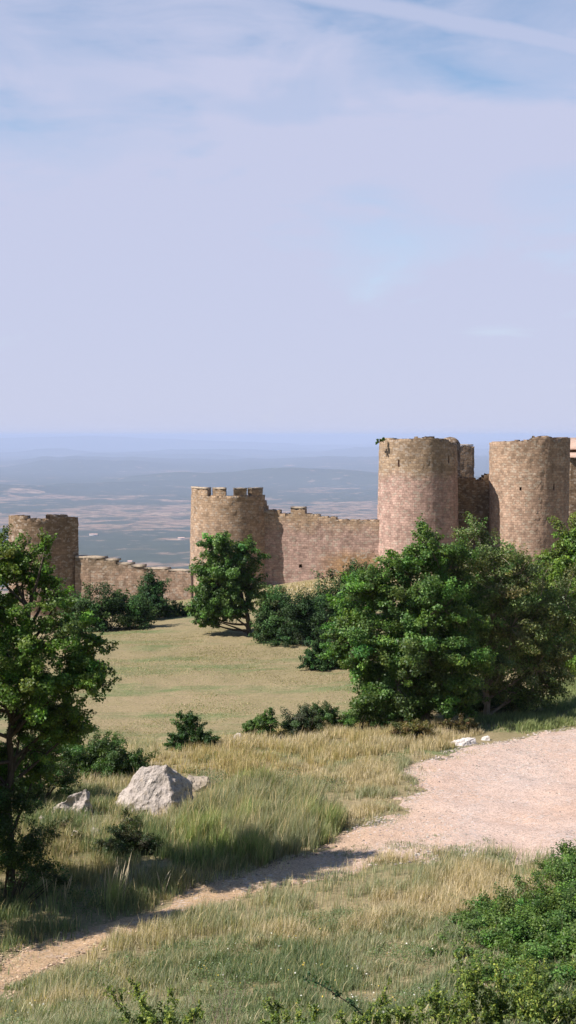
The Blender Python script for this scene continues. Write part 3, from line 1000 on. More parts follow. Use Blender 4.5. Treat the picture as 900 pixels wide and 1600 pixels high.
def foliage_thing(name, label, cat, base, D, lobes, nleaf, lsize, pal, seed, group=None, trunk=True, stems=3, aspect=.6, sub=32, subr=.27, hang=0., mat=None,
                  bark=None, trunk_r=.12, leaf_up=.5, depth=1., trunk_pts=None, flat=.8, foli='crown', dense=1., trunk_name=None, inner=.3, hug=None, grow=1.1, twigs=True, hollow=.0):
    """a woody plant: lobes (px, py, rx_px, ry_px, depth offset) of twig clumps, leaves on the twigs"""
    rg = np.random.default_rng(seed)
    base = np.asarray(base, float)
    if hug is not None:
        bb = np.mean([P(l[0], l[1], d_above(l[0], l[1], .3)) for l in lobes], 0)
        base = np.array([bb[0], bb[1], float(gz(bb[:1], bb[1:2])[0])])
    e = empty(name, base, label, cat, group)
    nleaf = int(nleaf * 2.5); lsize = lsize * .92
    L = []
    for lb in lobes:
        px, py, rx, ry = lb[:4]; od = lb[4] if len(lb) > 4 else rg.uniform(-.5, .5) * depth * rx / F * D
        w = lb[5] if len(lb) > 5 else 1.
        DD = D + od
        if hug is not None: DD = d_above(px, py, hug * ry / F * D) + od
        L.append((P(px, py, DD), grow * rx / F * DD, grow * ry / F * DD, w))
    polys = []
    P0 = base - np.array([0, 0, .1])
    cen = np.mean([l[0] for l in L], 0)
    zmin = min(l[0][2] - l[2] for l in L); zmax = max(l[0][2] + l[2] for l in L)
    sc, sr, sl, sw = [], [], [], []
    for li, (c, rx, rz, w) in enumerate(L):
        ry = (rx + rz) / 2 * depth
        m = max(3, int(sub * rg.uniform(.8, 1.2)))
        d = unit(rg.normal(0, 1, (m, 3)))
        rad = rg.uniform(inner, 1., (m, 1)) * np.where(rg.random((m, 1)) < .2, rg.uniform(1.05, 1.3, (m, 1)), .95)
        pts = c + d * rad * np.array([rx, ry, rz])
        keep = pts[:, 2] > gz(pts[:, 0], pts[:, 1]) + .02
        pts = pts[keep]
        sc.append(pts); sr.append(np.full(len(pts), subr * (rx * rz) ** .5) * rg.uniform(.55, 1.5, len(pts))); sl.append(np.full(len(pts), li)); sw.append(np.full(len(pts), w))
    sc = np.vstack(sc); sr = np.concatenate(sr); sl = np.concatenate(sl); sw = np.concatenate(sw)
    if trunk:
        if trunk_pts is None:
            top = np.array([cen[0], cen[1], zmin + (zmax - zmin) * .72])
            tp = curve(P0, top, .05, rg, 9)
        else:
            kp = np.array([P0] + [P(a, b_, D + (c_ if True else 0)) for a, b_, c_ in trunk_pts])
            tt = np.linspace(0, len(kp) - 1, 5 * len(kp))
            tp = np.column_stack([np.interp(tt, np.arange(len(kp)), kp[:, i]) for i in range(3)])
            tp[1:-1] += rg.normal(0, trunk_r * .18, (len(tp) - 2, 3))
        polys.append((tp, np.linspace(trunk_r, trunk_r * .35, len(tp)) + np.r_[trunk_r * .5, np.zeros(len(tp) - 1)]))
        for c, rx, rz, w in L:
            lowz = tp[:, 2] < c[2] - .15 * (zmax - zmin)
            cand = np.where(lowz)[0]
            i = int(cand[-1]) if len(cand) else 1
            i = max(1, min(i, len(tp) - 1))
            pl = curve(tp[i], c, .1, rg, 8)
            polys.append((pl, np.linspace(trunk_r * .42, trunk_r * .12, 8)))
    else:
        for c, rx, rz, w in L:
            for _ in range(stems):
                b_ = np.array([c[0] * .3 + base[0] * .7 + rg.normal(0, rx * .15), c[1] * .3 + base[1] * .7 + rg.normal(0, rx * .15), 0])
                b_[2] = float(gz(b_[:1], b_[1:2])[0]) - .05
                polys.append((curve(b_, c + rg.normal(0, .4, 3) * np.array([rx, rx, rz]), .08, rg, 5), np.linspace(trunk_r, trunk_r * .3, 5)))
    if twigs:
        for p, li in zip(sc, sl):
            c = L[li][0]
            polys.append((curve(c, p, .1, rg, 4), np.linspace(trunk_r * .13, trunk_r * .05, 4)))
    for k in range(len(polys)): polys[k] = (polys[k][0] - base, polys[k][1])
    tube_mesh(trunk_name or ('trunk' if trunk else 'stem'), polys, bark or M_BARK, e)
    wgt = sr ** 2 * sw; wgt = wgt / wgt.sum()
    cid = rg.choice(len(sc), nleaf, p=wgt)
    d = unit(rg.normal(0, 1, (nleaf, 3)))
    rad = rg.random(nleaf) ** (1 / 2.4)
    # ragged clumps: some leaves shoot past the edge on young twigs
    rad *= 1 + .55 * (rg.random(nleaf) < .08) * rg.random(nleaf)
    off = d * (rad * sr[cid])[:, None] * np.array([.72, .72, .72 * flat])
    axs = unit(sc - np.array([l[0] for l in L])[sl] + rg.normal(0, .25, sc.shape) * sr[:, None] + np.array([0, 0, .25]) * sr[:, None])[cid]
    off = off + axs * (off * axs).sum(1, keepdims=True) * 1.3
    pos = sc[cid] + off
    pos[:, 2] -= hang * rg.random(nleaf)
    ok = pos[:, 2] > gz(pos[:, 0], pos[:, 1]) + .02
    pos, d, cid = pos[ok], d[ok], cid[ok]
    lc = np.array([l[0] for l in L])[sl[cid]]
    out = unit(pos - lc)
    nrm = unit(out * .5 + d * .25 + np.array([0, 0, leaf_up]) + rg.normal(0, .62, pos.shape))
    V = leaf_quads(pos - base, nrm, lsize, aspect, rg)
    n = len(pos)
    cols = make_cols(pal, n, rg, cid, len(sc))
    mesh_np(foli, V, np.arange(4 * n), 4 * np.arange(n), mat or M_LEAF, e, col=np.repeat(cols, 4, 0), smooth=False)
    return e


G_MID = [(.075, .14, .03), (.10, .17, .038), (.055, .11, .026)]
G_BRIGHT = [(.13, .21, .035), (.1, .18, .032), (.07, .14, .03)]
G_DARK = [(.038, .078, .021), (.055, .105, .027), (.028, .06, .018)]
G_OLIVE = [(.11, .16, .048), (.15, .195, .062), (.08, .125, .038), (.19, .215, .09)]
G_DEEP = [(.05, .1, .025), (.07, .13, .03), (.038, .082, .023)]

# near tree at the left edge
bD = 30.6
b = at(14, bD)
foliage_thing('leafy_tree', 'near broadleaf tree with slim dark trunk cut off by the left edge, open bright crown', 'tree', b, bD,
              [(-20, 880, 55, 50, 0), (20, 862, 30, 28, .2, .8), (72, 848, 22, 22, .2, .55), (48, 905, 32, 30, .4, .55), (-70, 930, 70, 80, 0), (10, 960, 60, 45, -.3), (90, 935, 32, 32, .2, .7), (112, 982, 45, 28, .3),
               (60, 1005, 60, 38, -.6), (150, 1003, 24, 16, .4, .7), (122, 1055, 48, 30, 0), (158, 1068, 22, 18, .2, .8), (60, 1075, 60, 42, -.5), (0, 1060, 60, 55, -.8), (-70, 1040, 70, 70, 0),
               (30, 1130, 52, 36, .3, .8), (100, 1112, 38, 28, 0, .9), (-60, 1150, 60, 50, 0), (55, 1172, 36, 22, .3, .5), (-40, 1240, 40, 32, .5, .5), (5, 1010, 45, 40, .8), (-150, 1000, 90, 90, -.5), (-130, 1170, 90, 70, -.8), (-110, 890, 60, 60, 0), (-230, 1080, 90, 80, -1.5), (-230, 1210, 80, 60, -1.8), (-100, 1260, 60, 40, -.5), (15, 1215, 34, 26, .6, .6), (112, 1142, 40, 30, .3, .8), (80, 1130, 50, 40, .6), (-20, 1190, 50, 44, .4), (35, 880, 40, 34, .3, .7), (70, 900, 26, 34, .5, .5), (130, 1030, 50, 34, .6), (60, 1195, 40, 30, .8), (-175, 1160, 90, 70, -3), (-60, 1262, 60, 40, -2), (-240, 1075, 90, 80, -3.2), (-180, 1250, 80, 50, -3.5)],
              105000, .074, [(.095, .17, .03), (.135, .21, .036), (.065, .13, .025)], 101, trunk_pts=[(14, 1250, 0), (18, 1130, .1), (38, 1040, .1), (45, 950, .1)], trunk_r=.105, bark=M_BARK_DARK, inner=.2, depth=1.1, aspect=.62)
# tree before the crenellated tower
bD = 78.
foliage_thing('leafy_tree', 'lone rounded green tree on a slanting trunk in front of the crenellated tower', 'tree', at(390, bD), bD,
              [(345, 853, 30, 22), (385, 862, 24, 22), (328, 885, 28, 26), (368, 897, 38, 32), (343, 925, 40, 28), (388, 920, 24, 26), (318, 948, 22, 20), (352, 955, 34, 18), (330, 968, 24, 14), (310, 962, 15, 12), (380, 948, 18, 14), (350, 905, 40, 40), (355, 940, 42, 28), (330, 940, 30, 28)],
              19000, .16, [(.07, .135, .03), (.095, .17, .036), (.052, .108, .026)], 102, trunk_pts=[(388, 965, 0), (378, 930, 0), (366, 890, 0)], trunk_r=.17, bark=M_BARK_DARK, depth=1.1)
# right clump
bD = 50.
foliage_thing('leafy_tree', 'big dense dark green tree spreading over the lawn edge below the rosy tower', 'tree', at(668, bD), bD,
              [(668, 852, 42, 34), (628, 880, 42, 36), (575, 918, 42, 36), (700, 895, 48, 46, .8), (640, 935, 58, 46, -.6), (556, 965, 42, 36), (590, 1005, 55, 42, -.6), (660, 1005, 64, 50, -1.), (722, 955, 46, 46, .3),
               (716, 1040, 50, 48, -.4), (620, 1072, 52, 40, -.8), (680, 1085, 52, 34, -.3), (556, 1028, 36, 32), (604, 1105, 34, 20), (690, 950, 40, 40, -1.2), (540, 985, 22, 20), (640, 985, 60, 50, .6), (700, 1000, 60, 60, .8), (650, 1060, 70, 50, .8), (585, 1060, 46, 40, .6), (720, 1095, 40, 26, 0), (530, 1000, 26, 24), (650, 1110, 50, 18)],
              66000, .108, [(.075, .145, .032), (.095, .175, .038), (.052, .115, .027), (.13, .205, .045)], 103, trunk_r=.17, depth=1.1)
bD = 51.5
foliage_thing('leafy_tree', 'looser olive green tree with pale bark at the track edge beside the big dark tree', 'tree', at(762, bD), bD,
              [(746, 836, 30, 28, 0, .8), (776, 868, 40, 36, 0, .8), (732, 878, 30, 30, 0, .8), (815, 895, 42, 38, 0, .75), (772, 925, 50, 42, -.4), (838, 945, 42, 42, 0, .8), (798, 980, 52, 46, -.5), (856, 985, 38, 40, 0, .8),
               (782, 1035, 48, 42, -.4, .8), (838, 1045, 40, 36, 0, .8), (806, 1082, 44, 24), (770, 1078, 34, 24, .4, .7), (862, 1070, 28, 24, .5), (800, 940, 60, 60, .8, .9), (820, 1010, 60, 60, .9, .9), (880, 940, 40, 50, .6, .8), (830, 1085, 50, 30, .8), (870, 1020, 36, 40, .4, .8)],
              27000, .10, G_OLIVE, 104, trunk_pts=[(760, 1080, 0), (762, 1030, .1), (772, 960, .2), (775, 900, .2)], trunk_r=.13, bark=mat_bark('pale_bark', (.22, .18, .14), (.36, .3, .24)))
bD = 60.
foliage_thing('leafy_tree', 'bright yellow-green tree at the right edge hiding the foot of the tan tower', 'tree', at(950, bD), bD,
              [(895, 838, 32, 32), (872, 875, 30, 32), (905, 900, 50, 45, -.5), (868, 925, 38, 38), (950, 840, 50, 55), (925, 960, 55, 50), (880, 975, 38, 40), (985, 920, 60, 70), (900, 1020, 40, 32), (980, 1010, 50, 50), (850, 905, 22, 24)],
              30000, .14, [(.16, .235, .04), (.12, .195, .034), (.085, .15, .03)], 105, trunk_r=.18)
bD = 68.
foliage_thing('shrub', 'olive brown thicket under the bright tree at the right edge of the photo', 'shrub', at(880, bD), bD,
              [(880, 1030, 38, 26), (915, 1025, 40, 34), (850, 1035, 30, 22), (950, 1035, 40, 30)], 8000, .13, [(.09, .1, .04), (.12, .115, .05), (.06, .08, .03)], 106, trunk=False, trunk_r=.03)
foliage_thing('leafy_tree', 'mid green tree filling the gap behind the dark tree and the olive one', 'tree', at(800, 64.), 64.,
              [(800, 920, 50, 50), (850, 930, 40, 45), (760, 960, 50, 50), (840, 1000, 50, 50), (720, 930, 45, 40), (800, 1030, 60, 40)], 16000, .16, G_MID, 107, trunk_r=.15)

# dark evergreen bushes before the walls
EV = dict(grow=1.22, mat=M_NEEDLE, trunk=False, aspect=.42, trunk_r=.03, sub=36, subr=.30, leaf_up=.6, depth=1.1, twigs=False, foli='foliage', inner=.35)
GB = 'dark bushes before the castle walls'
foliage_thing('evergreen_bush', 'broad dark bush at the foot of the low stepped wall, left end', 'bush', at(165, 83), 83, [(140, 950, 30, 26), (172, 957, 36, 30), (205, 955, 24, 28), (130, 965, 30, 24), (190, 940, 18, 16), (220, 962, 20, 18)], 9000, .17, G_DARK, 111, GB, **EV)
foliage_thing('evergreen_bush', 'upright pointed green juniper against the low stepped wall', 'bush', at(236, 88), 88, [(236, 948, 22, 20), (234, 930, 20, 20), (235, 912, 13, 16), (248, 932, 12, 22), (226, 938, 13, 20), (235, 902, 6, 9)], 5500, .15, [(.03, .07, .022), (.042, .09, .028)], 112, GB, **EV)
foliage_thing('evergreen_bush', 'low dark bush between the pointed juniper and the lone tree', 'bush', at(270, 90), 90, [(258, 962, 16, 13), (276, 958, 20, 15), (296, 957, 16, 15)], 3500, .16, G_DARK, 113, GB, **EV)
foliage_thing('evergreen_bush', 'rounded dark bush just right of the lone tree trunk', 'bush', at(424, 76), 76, [(424, 970, 26, 34), (410, 985, 18, 22), (436, 985, 20, 24), (425, 945, 16, 16)], 6000, .15, G_DARK, 114, GB, **EV)
foliage_thing('evergreen_bush', 'wide dark bush in the middle of the row on the lawn edge', 'bush', at(470, 74.5), 74.5, [(455, 975, 26, 36), (478, 975, 30, 40), (470, 955, 24, 22), (498, 988, 22, 28), (450, 998, 22, 18), (482, 1000, 26, 16)], 9000, .15, [(.026, .056, .017), (.034, .07, .02), (.02, .045, .015)], 115, GB, **EV)
foliage_thing('evergreen_bush', 'tall dark bush below the brown foot of the pinkish curtain wall', 'bush', at(530, 82), 82, [(525, 935, 32, 36), (552, 922, 28, 34), (505, 960, 26, 30), (545, 960, 36, 34), (575, 905, 22, 24), (590, 935, 26, 36)], 10000, .16, G_DARK, 116, GB, **EV)
foliage_thing('evergreen_bush', 'low spreading bush in front of the dark row, reaching onto the lawn', 'bush', at(508, 66), 66, [(505, 1025, 26, 22), (488, 1035, 16, 14), (528, 1030, 22, 20), (515, 1012, 16, 14)], 5500, .14, [(.028, .066, .018), (.04, .085, .022)], 117, GB, **EV)
foliage_thing('evergreen_bush', 'olive leafy shrub behind the rounded dark bush, below the merlon wall', 'bush', at(432, 84), 84, [(430, 935, 20, 18), (418, 945, 16, 16), (444, 942, 14, 14)], 3000, .17, G_OLIVE, 118, GB, **EV)

# shrubs on the bank
SH = dict(trunk=False, aspect=.5, trunk_r=.018, sub=30, subr=.32, foli='foliage', inner=.2, bark=M_BARK_DARK)
GS = 'scrubby bushes on the grassy bank'
foliage_thing('shrub', 'leafy green bush behind the big boulder, beside the near tree', 'bush', at(180, 41.5), 41.5, [(150, 1180, 30, 26), (185, 1190, 34, 30), (215, 1195, 24, 24), (140, 1205, 28, 22), (190, 1212, 34, 18), (170, 1165, 22, 18), (120, 1185, 28, 30)], 12000, .075, [(.05, .1, .022), (.065, .12, .025), (.04, .082, .02)], 121, GS, **SH)
foliage_thing('shrub', 'spiky dark green shrub standing alone at the lawn edge, above the big boulder', 'bush', at(298, 45.5), 45.5, [(292, 1140, 20, 22), (284, 1155, 22, 16), (312, 1150, 20, 18), (330, 1160, 14, 11), (296, 1122, 10, 14), (270, 1160, 12, 12), (280, 1118, 5, 8)], 7500, .07, [(.034, .075, .02), (.05, .1, .025)], 122, GS, **SH)
foliage_thing('shrub', 'sparse upright green shrub, leftmost of the row at the lawn edge', 'bush', at(402, 47.5), 47.5, [(395, 1132, 16, 12), (412, 1128, 14, 16), (424, 1122, 10, 14), (386, 1138, 12, 9), (415, 1140, 20, 8)], 4500, .065, G_MID, 123, GS, **SH)
foliage_thing('shrub', 'rounded grey green shrub in the middle of the row at the lawn edge', 'bush', at(470, 47.8), 47.8, [(462, 1128, 26, 18), (488, 1128, 24, 17), (475, 1118, 20, 12), (450, 1135, 16, 10)], 7000, .06, [(.075, .105, .048), (.06, .085, .038)], 124, GS, **SH)
foliage_thing('shrub', 'taller dark shrub right behind the rounded grey green one', 'bush', at(505, 49.5), 49.5, [(500, 1115, 18, 14), (515, 1118, 18, 16), (525, 1128, 14, 12), (495, 1106, 8, 8)], 4500, .065, G_DEEP, 125, GS, **SH)
foliage_thing('shrub', 'green bush at the left foot of the big dark tree', 'bush', at(568, 49.2), 49.2, [(560, 1112, 22, 20), (582, 1115, 22, 20), (548, 1122, 16, 12), (570, 1098, 14, 12), (600, 1122, 20, 14)], 6500, .075, G_MID, 126, GS, **SH)
foliage_thing('shrub', 'yellowing low shrub left of the white flat stones', 'bush', at(648, 46.8), 46.8, [(640, 1143, 22, 14), (655, 1140, 20, 15), (626, 1148, 14, 10), (672, 1146, 12, 10)], 6500, .06, [(.16, .135, .05), (.11, .12, .04), (.2, .15, .06)], 127, GS, **SH)
foliage_thing('shrub', 'brownish low shrub under the big tree, behind the white flat stones', 'bush', at(712, 48), 48, [(700, 1136, 16, 10), (722, 1132, 18, 13), (738, 1138, 12, 8)], 3500, .06, [(.14, .1, .045), (.09, .09, .035)], 128, GS, **SH)
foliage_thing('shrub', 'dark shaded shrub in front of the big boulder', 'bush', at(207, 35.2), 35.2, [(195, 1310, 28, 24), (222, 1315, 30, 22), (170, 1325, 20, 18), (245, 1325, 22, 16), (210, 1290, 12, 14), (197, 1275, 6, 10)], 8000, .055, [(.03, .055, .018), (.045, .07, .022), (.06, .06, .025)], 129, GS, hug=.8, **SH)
foliage_thing('shrub', 'sparse twiggy bush with rusty leaves beside the near tree trunk', 'bush', at(85, 34), 34, [(80, 1305, 18, 18, 0, .7), (105, 1290, 16, 12, 0, .7), (122, 1308, 14, 12, 0, .7), (70, 1325, 18, 14)], 2200, .05, [(.06, .06, .022), (.085, .06, .025), (.04, .055, .018)], 130, GS, hug=.9, **SH)
SHH = dict(SH); SHH['hug'] = 1.0
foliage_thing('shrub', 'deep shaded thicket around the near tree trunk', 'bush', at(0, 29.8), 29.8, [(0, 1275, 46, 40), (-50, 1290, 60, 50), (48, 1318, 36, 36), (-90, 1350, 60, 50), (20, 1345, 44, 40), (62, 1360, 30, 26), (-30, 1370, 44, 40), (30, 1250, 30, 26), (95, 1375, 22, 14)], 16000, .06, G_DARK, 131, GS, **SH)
foliage_thing('shrub', 'green thicket hanging beyond the near tree trunk at the left edge', 'bush', at(40, 38), 38, [(20, 1200, 40, 36), (70, 1195, 36, 30), (100, 1220, 26, 24), (-20, 1210, 44, 44), (50, 1240, 40, 28), (20, 1255, 36, 28), (110, 1175, 24, 18), (60, 1160, 34, 22)], 14000, .07, G_DEEP, 132, GS, **SH)

foliage_thing('shrub', 'low dark bushes added to darken the ground beneath the two big trees at the track', 'bush', at(725, 53.5), 53.5, [(690, 1108, 40, 22), (740, 1106, 40, 24), (795, 1102, 44, 22), (645, 1110, 34, 20), (715, 1085, 50, 26), (770, 1080, 44, 26)], 9000, .09, G_DARK, 133, GS, **SH)  # added bushes standing in for the deep shade under the trees
# bramble bank at lower right
bD = 27.
foliage_thing('bramble_thicket', 'mounded bright green bramble thicket on the bank at the lower right', 'bramble', hit(840, 1470), bD,
              [(898, 1345, 26, 30, 0), (868, 1372, 34, 24, 0), (915, 1390, 44, 36, 0), (815, 1398, 36, 20, 0), (858, 1415, 46, 30, 0), (905, 1435, 50, 36, 0), (765, 1422, 32, 18, 0), (805, 1440, 46, 26, 0), (742, 1452, 34, 20, 0), (850, 1470, 50, 32, 0),
               (900, 1490, 50, 36, 0), (705, 1466, 22, 12, 0, .6), (775, 1484, 40, 24, 0), (825, 1510, 44, 26, 0), (880, 1535, 50, 30, 0), (960, 1470, 60, 60, 0), (970, 1370, 50, 50, 0), (728, 1432, 20, 10, 0, .6), (720, 1490, 26, 14, 0, .6), (770, 1525, 34, 16, 0, .7), (830, 1440, 60, 30, 0), (880, 1420, 60, 30, 0), (800, 1475, 60, 26, 0), (860, 1500, 60, 26, 0), (760, 1450, 50, 20, 0), (690, 1490, 26, 12, 0, .5), (740, 1510, 30, 14, 0, .6), (820, 1545, 40, 16, 0, .8)],
              75000, .05, [(.085, .15, .032), (.12, .19, .043), (.06, .115, .026)], 140, trunk=False, trunk_r=.012, sub=46, subr=.36, inner=.2, aspect=.75, leaf_up=.8, foli='foliage', stems=4, hug=.4, grow=1.15)

# ------------------------------------------------------------------ sprigs: upright stems with leaves along them
def sprig(name, label, cat, base, stems, lean, h, nl, lsize, pal, seed, group=None, spread=.25, sr=.006, mat=None, bare=0., foli='foliage', zspread=.35, aspect=.55, start=.25, curl=.15):
    rg = np.random.default_rng(seed)
    base = np.asarray(base, float)
    e = empty(name, base, label, cat, group)
    polys, pos, al = [], [], []
    for k in range(stems):
        b_ = np.array([rg.normal(0, spread * .35), rg.normal(0, spread * .35), 0.])
        b_[2] = float(gz(np.array([base[0] + b_[0]]), np.array([base[1] + b_[1]]))[0]) - base[2] - .03
        a = rg.uniform(0, 6.28)
        hh = h * rg.uniform(1 - zspread, 1.08)
        tip = b_ + np.array([math.cos(a) * spread * rg.uniform(.3, 1.2) + lean[0], math.sin(a) * spread * rg.uniform(.3, 1.2) + lean[1], hh])
        pl = curve(b_, tip, curl, rg, 8)
        polys.append((pl, np.linspace(sr, sr * .4, 8)))
        lines = [pl]
        for _ in range(int(4 + h * 5)):
            i = rg.integers(2, 7)
            q = pl[i] + unit(rg.normal(0, 1, 3) + np.array([0, 0, .7])) * hh * rg.uniform(.12, .3)
            tw = curve(pl[i], q, .12, rg, 4); lines.append(tw)
            polys.append((tw, np.linspace(sr * .5, sr * .25, 4)))
        m = int(nl / stems)
        for _ in range(m):
            ln = lines[rg.integers(0, len(lines))] if rg.random() > .3 else pl
            t_ = rg.uniform(start, 1) * (len(ln) - 1); i = int(min(t_, len(ln) - 2)); f = t_ - i
            pos.append(ln[i] * (1 - f) + ln[i + 1] * f + rg.normal(0, lsize * .45, 3)); al.append(unit(ln[i + 1] - ln[i]))
    tube_mesh('stem', polys, M_BARK_DARK if mat is None else mat, e)
    if nl:
        pos = np.array(pos); al = np.array(al)
        nrm = unit(rg.normal(0, .7, pos.shape) + np.array([-.15, -.25, .7]))
        V = leaf_quads(pos, nrm, lsize, aspect, rg, al)
        n = len(pos)
        mesh_np(foli, V, np.arange(4 * n), 4 * np.arange(n), M_LEAF, e, col=np.repeat(make_cols(pal, n, rg), 4, 0))
    return e


BOX = [(.19, .25, .045), (.13, .19, .036), (.27, .3, .06), (.06, .1, .024), (.08, .13, .028)]
GF = 'leafy shrubs along the bottom of the slope'
for k, (px, py, st, h, nl, lab) in enumerate([
        (256, 1618, 14, .78, 3000, 'small dense yellow-green shrub at the bottom, left of the bare twigs'),
        (425, 1622, 5, .75, 800, 'thin upright green sprig right of the bare twigs at the bottom'),
        (470, 1622, 5, .62, 700, 'thin leafy sprig just left of the dark arching branch'),
        (625, 1624, 9, .78, 1800, 'yellow-green shrub just right of the dark arching branch'),
        (700, 1622, 11, .9, 2400, 'leafy shrub at the bottom, third from the right edge'),
        (775, 1622, 16, 1.1, 4200, 'tallest leafy shrub along the bottom, below the bramble bank'),
        (860, 1624, 15, 1.1, 3800, 'leafy shrub with yellow tips in the bottom right corner'),
        (545, 1628, 6, .55, 800, 'low leafy shrub under the dark arching branch')]):
    sprig('leafy_shrub', lab, 'shrub', hit(px, py), st, (0, 0), h, int(nl * 1.9), .043, BOX, 200 + k, GF, spread=.5 if st > 6 else .2, zspread=.6)
sprig('bare_shrub', 'bare brown twiggy shrub between the leafy sprigs at the bottom', 'twigs', hit(345, 1612), 9, (-.05, 0), .8, 0, .03, BOX, 220, spread=.3, sr=.006, mat=mat_bark('dry_twig', (.2, .15, .11), (.32, .26, .2)))


def branch():
    rg = np.random.default_rng(77)
    b_ = hit(590, 1625)
    D = b_[1]
    e = empty('bramble_branch', b_, 'dark green arching bramble branch slanting up at the bottom centre', 'branch')
    pts = np.array([b_ + [0, 0, -.05]] + [P(x, y, D - .1) for x, y in [(578, 1598), (555, 1574), (528, 1556), (503, 1540), (482, 1530)]]) - b_
    tt = np.linspace(0, len(pts) - 1, 24)
    pl = np.column_stack([np.interp(tt, np.arange(len(pts)), pts[:, i]) for i in range(3)])
    polys = [(pl, np.linspace(.013, .004, 24))]
    pos = []
    for k in range(2, 24):
        for s in range(2):
            q = pl[k] + rg.normal(0, .03, 3) + np.array([0, 0, .01])
            polys.append((np.array([pl[k], q]), np.array([.003, .002])))
            for _ in range(7): pos.append(q + rg.normal(0, .016, 3))
    tube_mesh('stem', polys, M_BARK_DARK, e)
    pos = np.array(pos)
    nrm = unit(rg.normal(0, .5, pos.shape) + np.array([0, -.2, .8]))
    n = len(pos)
    mesh_np('foliage', leaf_quads(pos, nrm, .045, .6, rg), np.arange(4 * n), 4 * np.arange(n), M_LEAF, e, col=np.repeat(make_cols([(.03, .07, .025), (.045, .1, .035)], n, rg), 4, 0))


branch()
# shoot on top of the bramble bank
sprig('bramble_shoot', 'arching leafy shoot rising above the bramble bank against the pale track', 'bramble', hit(905, 1392), 5, (-.2, 0), 1.0, 420, .06, [(.06, .13, .028), (.04, .09, .02)], 230, spread=.3, start=.45)

# tuft growing on the rim of the rosy tower
bt = P(600, 689, 106.6)
foliage_thing('wall_shrub', 'small green shrub growing out of the left rim of the rosy tower', 'shrub', bt, 106.6, [(596, 688, 7, 4, 0), (590, 690.5, 4, 4, 0)], 700, .11, G_MID, 150, trunk=True, trunk_r=.03, foli='foliage', trunk_name='stem', sub=8)

# ------------------------------------------------------------------ grass
def blades(pts, h, w, lean, cols, rg, head=None):
    n = len(pts)
    z = gz(pts[:, 0], pts[:, 1])
    b = np.column_stack([pts, z - .02])
    a = rg.uniform(0, 6.28, n)
    side = np.column_stack([np.cos(a), np.sin(a), np.zeros(n)]) * (w * .5)[:, None]
    la = rg.uniform(0, 6.28, n)
    ld = np.column_stack([np.cos(la), np.sin(la), np.zeros(n)]) * (h * lean * np.abs(rg.normal(.6, .5, n)))[:, None] + np.column_stack([h * .08, h * 0, h * 0])
    up = np.column_stack([np.zeros(n), np.zeros(n), h])
    m = b + up * .55 + ld * .3
    t = b + up * rg.uniform(.88, 1, n)[:, None] + ld
    V = np.stack([b - side, b + side, m - side * .75, m + side * .75, t], 1).reshape(-1, 3)
    k = 5 * np.arange(n)[:, None]
    L = (k + np.array([0, 1, 3, 2, 2, 3, 4])[None]).ravel()
    st = (7 * np.arange(n)[:, None] + np.array([0, 4])[None]).ravel()
    return V, L, st, np.repeat(cols, 5, 0)


def grass(name, label, poly_px, n, h, w, pal, seed, lean=.35, clump=1.3, cfreq=1.2, avoid_path=True, hnoise=.5, heads=0., headcol=(.5, .4, .24), pal2=None, f2=.35, dens_lo=.1, edge=.25, tw=1.):
    """countless blades over a patch of ground: one object"""
    rg = np.random.default_rng(seed)
    poly = hits(poly_px)
    lo, hi = poly.min(0) - .5, poly.max(0) + .5
    N = int(n * 3.2)
    pts = np.column_stack([rg.uniform(lo[0], hi[0], N), rg.uniform(lo[1], hi[1], N)])
    sd = sdist(pts, poly) + (fbm(pts[:, 0] * 1.7, pts[:, 1] * 1.7, seed, 3) - .5) * 1.4
    ok = sd > 0
    if avoid_path:
        ps = path_sd(pts)
        ok &= rg.random(N) < np.where(ps < -.02, 1., np.clip(.22 - ps * .3, .0, .22))
    cl = fbm(pts[:, 0] * cfreq, pts[:, 1] * cfreq, seed + 5, 4)
    tuft = fbm(pts[:, 0] * 4.5, pts[:, 1] * 4.5, seed + 8, 2)
    ok &= rg.random(N) < np.clip(.5 + (cl - .5) * 3 * clump + (tuft - .5) * 2.5 * tw, dens_lo, 1)
    pts = pts[ok][:n]; cl = cl[ok][:n]; tuft = tuft[ok][:n]; sd = sd[ok][:n]
    k = len(pts)
    hh = h * rg.uniform(.55, 1.15, k) * (1 + hnoise * (cl - .5) * 2 + hnoise * (tuft - .5)) * np.clip(.45 + sd / .8, .45, 1)
    pal = np.array(pal) * .86
    c = pal[rg.integers(0, len(pal), k)]
    if pal2 is not None:
        p2 = .86 * np.array(pal2)[rg.integers(0, len(pal2), k)]
        f = fbm(pts[:, 0] * f2, pts[:, 1] * f2, seed + 9, 4)
        s = np.clip((f - .5) * 7 + .5 + rg.normal(0, .2, k), 0, 1)[:, None]
        c = c * (1 - s) + p2 * s
    c = c * np.exp(rg.normal(0, .2, (k, 1)))
    isb = rg.random(k) < heads
    hh = np.where(isb, hh * 1.35, hh)
    c = np.where(isb[:, None], np.array(headcol) * np.exp(rg.normal(0, .2, (k, 1))), c)
    V, L, st, cc = blades(pts, hh, w * rg.uniform(.7, 1.4, k), lean, c, rg)
    o = mesh_np(name, V, L, st, M_GRASS, None, col=cc)
    return tag(o, label, 'grass', kind='stuff')


STRAW = [(.60, .495, .35), (.54, .44, .305), (.66, .56, .41), (.44, .37, .24)]
GREY = [(.29, .315, .2), (.36, .36, .24), (.23, .275, .16), (.47, .42, .29)]
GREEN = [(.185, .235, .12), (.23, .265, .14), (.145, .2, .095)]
LUSH = [(.29, .335, .15), (.25, .3, .125), (.36, .37, .19), (.21, .265, .11)]
